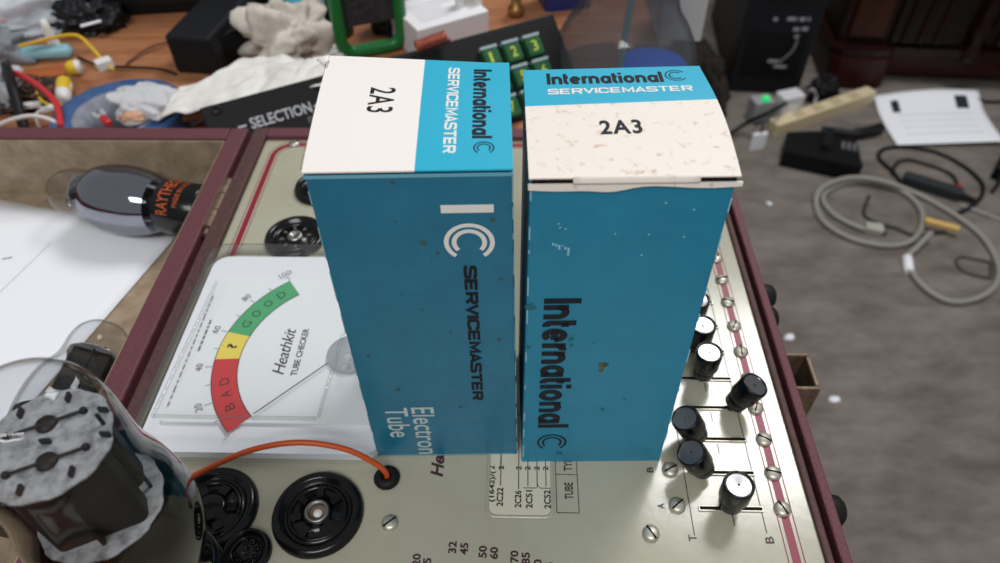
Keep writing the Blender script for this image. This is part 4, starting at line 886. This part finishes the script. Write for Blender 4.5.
# clear jar and what is around it
JX = P(628, 84, DESK) + Vector((-0.004, 0.014, 0)); t = thing('plastic_jar', 'large clear plastic jar standing behind the right carton', 'jar', JX)
prof = spline([(r_, 0, z_) for r_, z_ in ((0.058, 0.001), (0.063, 0.006), (0.0635, 0.012), (0.062, 0.022), (0.058, 0.034), (0.051, 0.048), (0.043, 0.060), (0.0395, 0.070), (0.0375, 0.080), (0.0385, 0.095), (0.0375, 0.115))], 5)
b = MB(); b.lathe([(p.x, p.z) for p in prof], 64); b.lathe([(0, 0.001), (0.058, 0.001)], 48)
b.build('jar_body', glass('jar_plastic', (206, 208, 212), 0.06, 0.75, 0.20, (128, 130, 136), bump=0.25, bscale=30, blend=0.35), t)
t = thing('jar_lid', 'bright blue screw lid lying inside the clear jar', 'lid', JX + Vector((0.024, -0.010, 0.003))); b = MB(); b.lathe([(0, 0), (0.028, 0), (0.030, 0.002), (0.030, 0.012), (0.028, 0.014), (0, 0.0145)], 48); b.build('lid', mat('blue_lid', (10, 96, 204), 0.4), t)
A = P(607, 88, DESK + 0.006); t = thing('plastic_stick', 'pale teal stick standing inside the clear jar', 'stick', JX + Vector((-0.010, -0.035, 0.003))); b = MB(); b.tube([(0, 0, 0), (0.014, 0.030, 0.16)], 0.0028, 10); b.build('shaft', mat('teal_stick', (124, 158, 164), 0.4), t); b = MB(); b.sphere((0.0141, 0.0302, 0.161), 0.0034); b.build('tip', mat('teal_tip', (110, 146, 152), 0.4), t)
t = thing('carton', 'tall grey white carton at the desk edge right of the clear jar', 'box', P(684, 46, DESK) + Vector((0.0, 0.03, 0)), -0.15); MB().bb(-0.020, -0.02, 0, 0.020, 0.03, 0.075).build('body', mat('grey_white_carton', (186, 184, 184), 0.6), t, bevel=0.001); MB().bb(-0.019, -0.019, 0.075, 0.019, 0.029, 0.0762).build('flap', mat('grey_flap', (200, 198, 196), 0.6), t)

# ------------------------------------------------------------------ things on the carpet
def onF(px, py, h=0): return P(px, py, FLOOR + h)
# computer tower
A = onF(727, 92); B = onF(797, 95); ang = math.atan2((B - A).y, (B - A).x)
t = thing('computer_tower', 'black computer tower standing on the carpet beside the cabinet', 'computer', (A + B) / 2, ang); hw = (B - A).length / 2
MB().bb(-hw, 0.012, 0, hw, 0.42, 0.42).build('case_shell', mat('tower_black', (20, 21, 24), 0.5), t, bevel=0.004)
MB().bb(-hw, 0, 0.006, hw, 0.012, 0.416).build('front_bezel', mat('bezel_black', (26, 27, 31), 0.45), t, bevel=0.003)
b = MB(); b.bb(-hw * 0.62, -0.002, 0.25, hw * 0.86, 0, 0.285); b.bb(-hw * 0.62, -0.002, 0.292, hw * 0.86, 0, 0.327); b.build('drive_cover', M_blk, t, bevel=0.001)
b = MB(); b.bb(-hw * 0.8, -0.001, 0.05, hw * 0.8, 0, 0.17); b.build('vent', M_blks, t)
for x0, x1, z_ in ((0.10, 0.34, 0.202), (0.42, 0.58, 0.202), (0.64, 0.70, 0.203), (0.34, 0.5, 0.176), (0.56, 0.72, 0.178), (0.42, 0.54, 0.158), (-0.25, -0.15, 0.200), (-0.1, 0.3, 0.090), (0.1, 0.45, 0.076)):
    MB().bb(hw * x0, -0.0022, z_, hw * x1, 0, z_ + 0.008).build('sticker', mat('pale_label', (150, 152, 158), 0.6), t)
b = MB(); b.tube(spline([(hw * 0.52, -0.004, 0.155), (hw * 0.46, -0.010, 0.13), (hw * 0.3, -0.012, 0.11), (hw * 0.15, -0.012, 0.095)]), 0.003, 8); b.build('plugged_lead', M_steel, t)
# dark heap added for the shade on the carpet by the desk edge
heap('shaded_carpet_heap', 'dark brown heap added for the shaded carpet left of the computer tower', 'shade heap', onF(692, 92), (0.075, 0.20, 0.09), mat('shaded_carpet_brown', (32, 27, 25), 0.95, var=(50, 42, 38), vscale=30, bump=0.6, bscale=120), 61, 0.35, 2.4, 72)
# cabinet
A = onF(822, 84); B = onF(1004, 92); ang = math.atan2((B - A).y, (B - A).x)
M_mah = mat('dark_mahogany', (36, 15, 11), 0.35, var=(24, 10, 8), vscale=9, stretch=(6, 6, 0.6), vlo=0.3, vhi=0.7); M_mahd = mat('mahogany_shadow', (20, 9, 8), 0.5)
t = thing('cabinet', 'dark mahogany cabinet with fluted panels and a moulded plinth', 'cabinet', A, ang); CWd = 0.95
b = MB(); b.prism([(0, 0), (0.02, -0.018), (0.10, -0.022), (0.135, -0.012), (0.15, 0.0), (0.15, 0.3), (0, 0.3)], 0, 0.085); b.bb(0.15, 0.03, 0.02, CWd, 0.3, 0.085); b.build('plinth', mat('plinth_red_brown', (46, 16, 15), 0.4), t, bevel=0.004)
b = MB(); b.prism([(-0.004, 0.01), (0.02, -0.010), (0.10, -0.014), (0.14, -0.002), (0.152, 0.010), (0.30, 0.010), (0.312, -0.002), (CWd, -0.002), (CWd, 0.3), (-0.004, 0.3)], 0.085, 0.105); b.build('moulding', M_mah, t, bevel=0.006)
MB().bb(0.01, 0.03, 0.105, CWd, 0.3, 0.78).build('carcass', M_mah, t, bevel=0.002)
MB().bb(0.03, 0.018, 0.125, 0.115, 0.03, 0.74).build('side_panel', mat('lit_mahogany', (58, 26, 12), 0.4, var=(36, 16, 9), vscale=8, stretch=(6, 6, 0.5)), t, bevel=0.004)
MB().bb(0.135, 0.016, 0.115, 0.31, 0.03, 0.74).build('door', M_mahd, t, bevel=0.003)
for x in (0.165, 0.205, 0.245): b = MB(); b.tube([(x, 0.014, 0.125), (x, 0.014, 0.70)], 0.008, 12); b.sphere((x, 0.012, 0.125), 0.0085); b.build('flute', M_mah, t)
b = MB(); b.M = Matrix.Translation((0.335, 0.004, 0.085)); b.lathe([(0.022, 0), (0.026, 0.01), (0.018, 0.03), (0.014, 0.05), (0.024, 0.075), (0.014, 0.10), (0.017, 0.12), (0.015, 0.55), (0, 0.56)], 24); b.build('turned_post', M_mah, t)
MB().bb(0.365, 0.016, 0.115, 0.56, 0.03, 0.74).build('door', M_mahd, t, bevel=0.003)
for x in (0.395, 0.435, 0.475, 0.515): b = MB(); b.tube([(x, 0.014, 0.125), (x, 0.014, 0.70)], 0.008, 12); b.sphere((x, 0.012, 0.125), 0.0085); b.build('flute', M_mah, t)

# letter with two dark pictures
A, B, C_, D_ = onF(873, 97), onF(977, 93), onF(1002, 146), onF(896, 147)
def lt(u, v):
    p = (A * (1 - u) + B * u) * (1 - v) + (D_ * (1 - u) + C_ * u) * v
    return (p.x + 0.02 * math.sin(PI * v) * -0.3, p.y, FLOOR + 0.002 + 0.020 * abs(v - 0.35) * (0.5 + u) * 0.6 + 0.010 * math.sin(PI * u) * (1 - v))
mb = MB(); mb.grid(lt, 20, 16)
def lq(u, v): q = lt(u, v); return (q[0], q[1], q[2] + 0.0016)
for u0, v0, u1, v1 in ((0.13, 0.16, 0.20, 0.38), (0.74, 0.12, 0.86, 0.34)): mb.grid(lambda u, v: lq(u0 + (u1 - u0) * u, v0 + (v1 - v0) * v), 4, 4, 1)
for k in range(4):
    v0 = 0.45 + k * 0.12; mb.grid(lambda u, v: lq(0.15 + 0.7 * u, v0 + 0.012 * v), 10, 1, 2)
tag(mb.build('printed_letter', [M_white, mat('dark_picture', (44, 48, 58), 0.6), mat('pale_letter_lines', (226, 226, 233), 0.7)], None, solid=0.001, origin=A), 'white printed letter with two small dark pictures lying on the carpet', 'paper')

# power strip and its plugs
A = onF(770, 134); B = onF(868, 100); d = B - A
M_bei = mat('beige_plastic', (206, 190, 156), 0.5)
t = thing('power_strip', 'beige power strip lying on the carpet in front of the tower', 'power strip', (A + B) / 2, math.atan2(d.y, d.x)); hl = d.length / 2
MB().prism(rrect(-hl, -0.017, hl, 0.017, 0.008), 0, 0.032).build('housing', M_bei, t, bevel=0.004)
for k in range(4): MB().box((-hl * 0.5 + k * 0.06, 0, 0.0322), (0.03, 0.022, 0.001)).build('outlet', mat('outlet_beige', (176, 160, 128), 0.5), t)
t = thing('wall_plug', 'white square plug adapter standing at the power strip, right of the green light', 'adapter', onF(783, 119), 0.3); MB().bb(-0.030, -0.02, 0, 0.030, 0.02, 0.075).build('body', mat('white_adapter', (206, 204, 208), 0.5), t, bevel=0.005); MB().bb(-0.012, -0.0215, 0.02, 0.012, -0.02, 0.05).build('label_plate', M_wp, t)
t = thing('wall_plug', 'grey white plug adapter with a glowing green light', 'adapter', onF(757, 119), 0.2); MB().bb(-0.026, -0.02, 0, 0.026, 0.02, 0.060).build('body', mat('grey_adapter', (150, 150, 154), 0.5), t, bevel=0.005)
b = MB(); b.sphere((0.0, -0.012, 0.064), 0.010); b.build('green_light', mat('green_led', (20, 200, 110), 0.4, emit=((30, 220, 120), 0.45)), t, label='glowing green light')
t = thing('cable_label', 'small white tag hanging down in front of the green lit adapter', 'tag', onF(756, 149), 0.2); MB().bb(-0.018, -0.004, 0, 0.018, 0.004, 0.045).build('tag', M_white, t, bevel=0.001); MB().tube(spline([(0, 0, 0.045), (0.004, 0.006, 0.06), (0.012, 0.03, 0.055), (0.016, 0.05, 0.03)]), 0.0025, 8).build('string', M_bw, t)
wire('cable', 'black cable running from the green lit adapter to the desk side', [onF(700, 150, 0.006), onF(720, 141, 0.010), onF(745, 124, 0.03), onF(770, 112, 0.08), onF(790, 101, 0.05), onF(800, 96, 0.006)], 0.005, M_bw, 'cable')
heap('cable_bundle', 'tangle of black cables behind the power strip', 'cable', onF(819, 99), (0.045, 0.032, 0.05), M_bw, 71, 0.5, 3.2, 48)
wire('cable', 'grey cable loop rising behind the tangle of black cables', [onF(806, 98, 0.006), onF(808, 92, 0.03), onF(813, 90, 0.04), onF(816, 97, 0.02), onF(814, 104, 0.008)], 0.005, mat('grey_cable', (140, 138, 134), 0.5), 'cable')
# black charger
A = onF(779, 166); B = onF(857, 182); d = B - A
t = thing('battery_charger', 'black wedge shaped charger lying on the carpet in front of the power strip', 'charger', (A + B) / 2, math.atan2(d.y, d.x)); hl = d.length / 2
b = MB(); b.prism([(-hl, 0), (hl, -0.004), (hl * 0.78, 0.100), (hl * 0.1, 0.10), (-hl * 0.2, 0.112), (-hl * 1.02, 0.080)], 0, 0.042); b.build('body', M_blks, t, bevel=0.006)
b = MB(); b.prism([(-hl * 0.1, 0.03), (hl * 0.1, 0.03), (hl * 0.14, 0.10), (-hl * 0.06, 0.105)], 0.042, 0.060); b.build('slide_rail', M_blk, t, bevel=0.004)
b = MB(); [b.bb(hl * 0.42 + k * 0.012, 0.055, 0.0425, hl * 0.42 + k * 0.012 + 0.007, 0.085, 0.0435) for k in range(4)]; b.build('contact_marks', mat('grey_marks', (96, 96, 100), 0.5), t)
# black plug cord
wire('cable', 'short thick black cord lying between the power strip and the letter', [onF(822, 130, 0.012), onF(838, 132, 0.012), onF(855, 134, 0.012), onF(872, 131, 0.012), onF(880, 128, 0.010)], [0.010] * 16 + [0.014] * 17, M_bw, 'cable')
# grey cable coil
M_gc = mat('grey_green_cable', (138, 135, 126), 0.55)
zc = 0.006
wire('cable', 'grey monitor cable coiled in wide loops on the carpet', [onF(878, 233, zc), onF(855, 226, zc), onF(832, 213, zc), onF(823, 196, zc), onF(842, 184, zc), onF(872, 182, zc), onF(903, 192, zc), onF(920, 208, zc), onF(922, 224, zc), onF(915, 238, zc + 0.004), onF(900, 245, zc), onF(878, 245, zc), onF(850, 238, zc), onF(825, 223, zc), onF(816, 205, zc), onF(822, 188, zc + 0.012), onF(850, 178, zc + 0.012), onF(885, 182, zc + 0.012), onF(925, 198, zc), onF(962, 220, zc), onF(985, 240, zc), onF(998, 265, zc), onF(996, 284, zc), onF(980, 297, zc), onF(955, 302, zc), onF(933, 294, zc), onF(915, 277, zc), onF(908, 258, zc), onF(917, 247, zc + 0.006), onF(931, 233, zc + 0.014)], 0.0062, M_gc, 'cable')
t = thing('cable_plug', 'pale grey plug on the inner end of the coiled grey cable', 'plug', onF(872, 232), -0.3); b = MB(); b.prism([(-0.016, -0.011), (0.014, -0.014), (0.018, -0.010), (0.018, 0.010), (0.014, 0.014), (-0.016, 0.011)], 0.0005, 0.016); b.build('shell', mat('pale_plug', (166, 164, 152), 0.5), t, bevel=0.003); MB().bb(0.018, -0.008, 0.003, 0.026, 0.008, 0.012).build('contacts', M_steel, t)
b = MB(); A = onF(907, 257, zc); B = onF(909, 272, zc); b.tube([A, A + (B - A) * 0.02, B - (B - A) * 0.02, B], [0.0066, 0.0095, 0.0095, 0.0066], 14); tag(b.build('cable_label', M_white, None, origin=A), 'white paper sleeve wrapped on the grey cable loop', 'label')
A = onF(924, 222, 0.014); B = onF(958, 231, 0.014); t = thing('wood_stick', 'short yellow wooden stick lying across the grey cable', 'stick', (A + B) / 2, math.atan2((B - A).y, (B - A).x)); MB().bb(-(B - A).length / 2, -0.007, 0, (B - A).length / 2, 0.007, 0.009).build('stick', mat('yellow_wood', (206, 168, 96), 0.6), t, bevel=0.001)
# black thin cable loops
zc = 0.004
wire('cable', 'thin black cable looping below the letter to an inline box', [onF(905, 188, zc), onF(893, 172, zc), onF(879, 158, zc), onF(884, 149, zc), onF(905, 147, zc), onF(935, 152, zc), onF(962, 165, zc), onF(981, 182, zc), onF(982, 195, zc), onF(972, 206, zc), onF(957, 214, zc)], 0.0045, M_bw, 'cable')
wire('cable', 'inner thin black cable loop ending in a red bit', [onF(893, 172, zc + 0.008), onF(897, 163, zc), onF(910, 160, zc), onF(935, 167, zc), onF(952, 175, zc), onF(958, 186, zc)], 0.0040, mat('soft_black_cable', (40, 38, 38), 0.5), 'cable')
t = thing('cable_end', 'small red cable end lying on the carpet below the letter', 'connector', onF(958, 190), 1.3); b = MB(); b.at((0, 0, 0.006), (1, 0, 0)); b.lathe([(0, -0.012), (0.006, -0.012), (0.006, 0.010), (0, 0.012)], 14); b.build('sleeve', mat('red_cable_end', (176, 36, 36), 0.45), t)
A = onF(903, 182); B = onF(968, 202); d = B - A; t = thing('inline_box', 'slim dark grey inline box on the thin black cable', 'adapter', (A + B) / 2, math.atan2(d.y, d.x)); MB().prism(rrect(-0.072, -0.014, 0.05, 0.014, 0.008), 0, 0.022).build('body', mat('dark_grey_box', (48, 50, 52), 0.5), t, bevel=0.003); MB().tube([(0.05, 0, 0.011), (0.085, 0, 0.008)], [0.008, 0.004], 10).build('strain_relief', M_bw, t)
wire('cable', 'thin dark cable running under the grey coil', [onF(869, 196, 0.003), onF(864, 214, 0.003), onF(876, 222, 0.003), onF(895, 228, 0.003), onF(915, 235, 0.003), onF(945, 232, 0.003)], 0.0035, mat('dark_cable', (52, 50, 50), 0.5), 'cable')
wire('cable', 'thin dark wire bent into a small loop inside the lower grey loop', [onF(990, 262, 0.003), onF(975, 259, 0.003), onF(960, 257, 0.003), onF(957, 264, 0.003), onF(966, 272, 0.003), onF(985, 277, 0.003), onF(991, 276, 0.003), onF(991, 262, 0.005)], 0.003, mat('dark_wire', (70, 66, 64), 0.5), 'wire')
wire('cable', 'thin pale grey wire at the right edge beside the black block', [onF(960, 205, 0.003), onF(980, 212, 0.003), onF(1004, 221, 0.003)], 0.003, mat('pale_wire', (150, 146, 142), 0.5), 'wire')
t = thing('power_adapter', 'black block at the right edge below the letter', 'adapter', onF(1003, 172), 0.9); MB().bb(-0.045, -0.02, 0, 0.045, 0.02, 0.034).build('body', M_blks, t, bevel=0.004); MB().tube([(-0.045, 0, 0.015), (-0.07, 0, 0.008), (-0.10, 0.004, 0.004)], [0.006, 0.004, 0.0035], 8).build('cord', M_bw, t)
wire('cable', 'thin black cable lying along the foot of the cabinet', [onF(978, 100, 0.004), onF(990, 102, 0.004), onF(1006, 101, 0.004)], 0.004, M_bw, 'cable')
for px, py, rz, lab in ((789, 338, 0.3, 'white paper scrap on the carpet just right of the case foot'), (834, 400, 0.1, 'white paper scrap lying alone on the carpet below the latch'), (769, 204, 0.8, 'tiny pale crumb on the carpet right of the blue carton')):
    o = crumple(MB(), (0, 0, 0), (0.012, 0.008, 0.004) if px != 769 else (0.005, 0.008, 0.003), px, 0.3, 2, 24).build('paper_scrap', M_white); o.location = onF(px, py); o.rotation_euler[2] = rz; tag(o, lab, 'scrap')


for o in list(COL.objects):                                            # repeats of a kind share a group
    if o.parent is None and 'label' in o and 'kind' not in o:
        g = {'vacuum_tube': 'vacuum tubes on and in the tester case', 'tube_carton': 'tube cartons standing on the panel', 'wire_nut': 'wire nuts beside the blue tape roll', 'wall_plug': 'plug adapters by the power strip', 'paper_scrap': 'paper scraps on the carpet', 'wire': 'wires on the desk', 'cable': 'cables', 'plastic_bag': 'plastic bags on the desk', 'power_adapter': 'black power adapters', 'cloth': 'cloths behind the left carton', 'wire_terminal': 'wire terminals at the lid rim', 'carton': 'small cartons on the desk'}.get(o.name.split('.')[0])
        if g: o['group'] = g
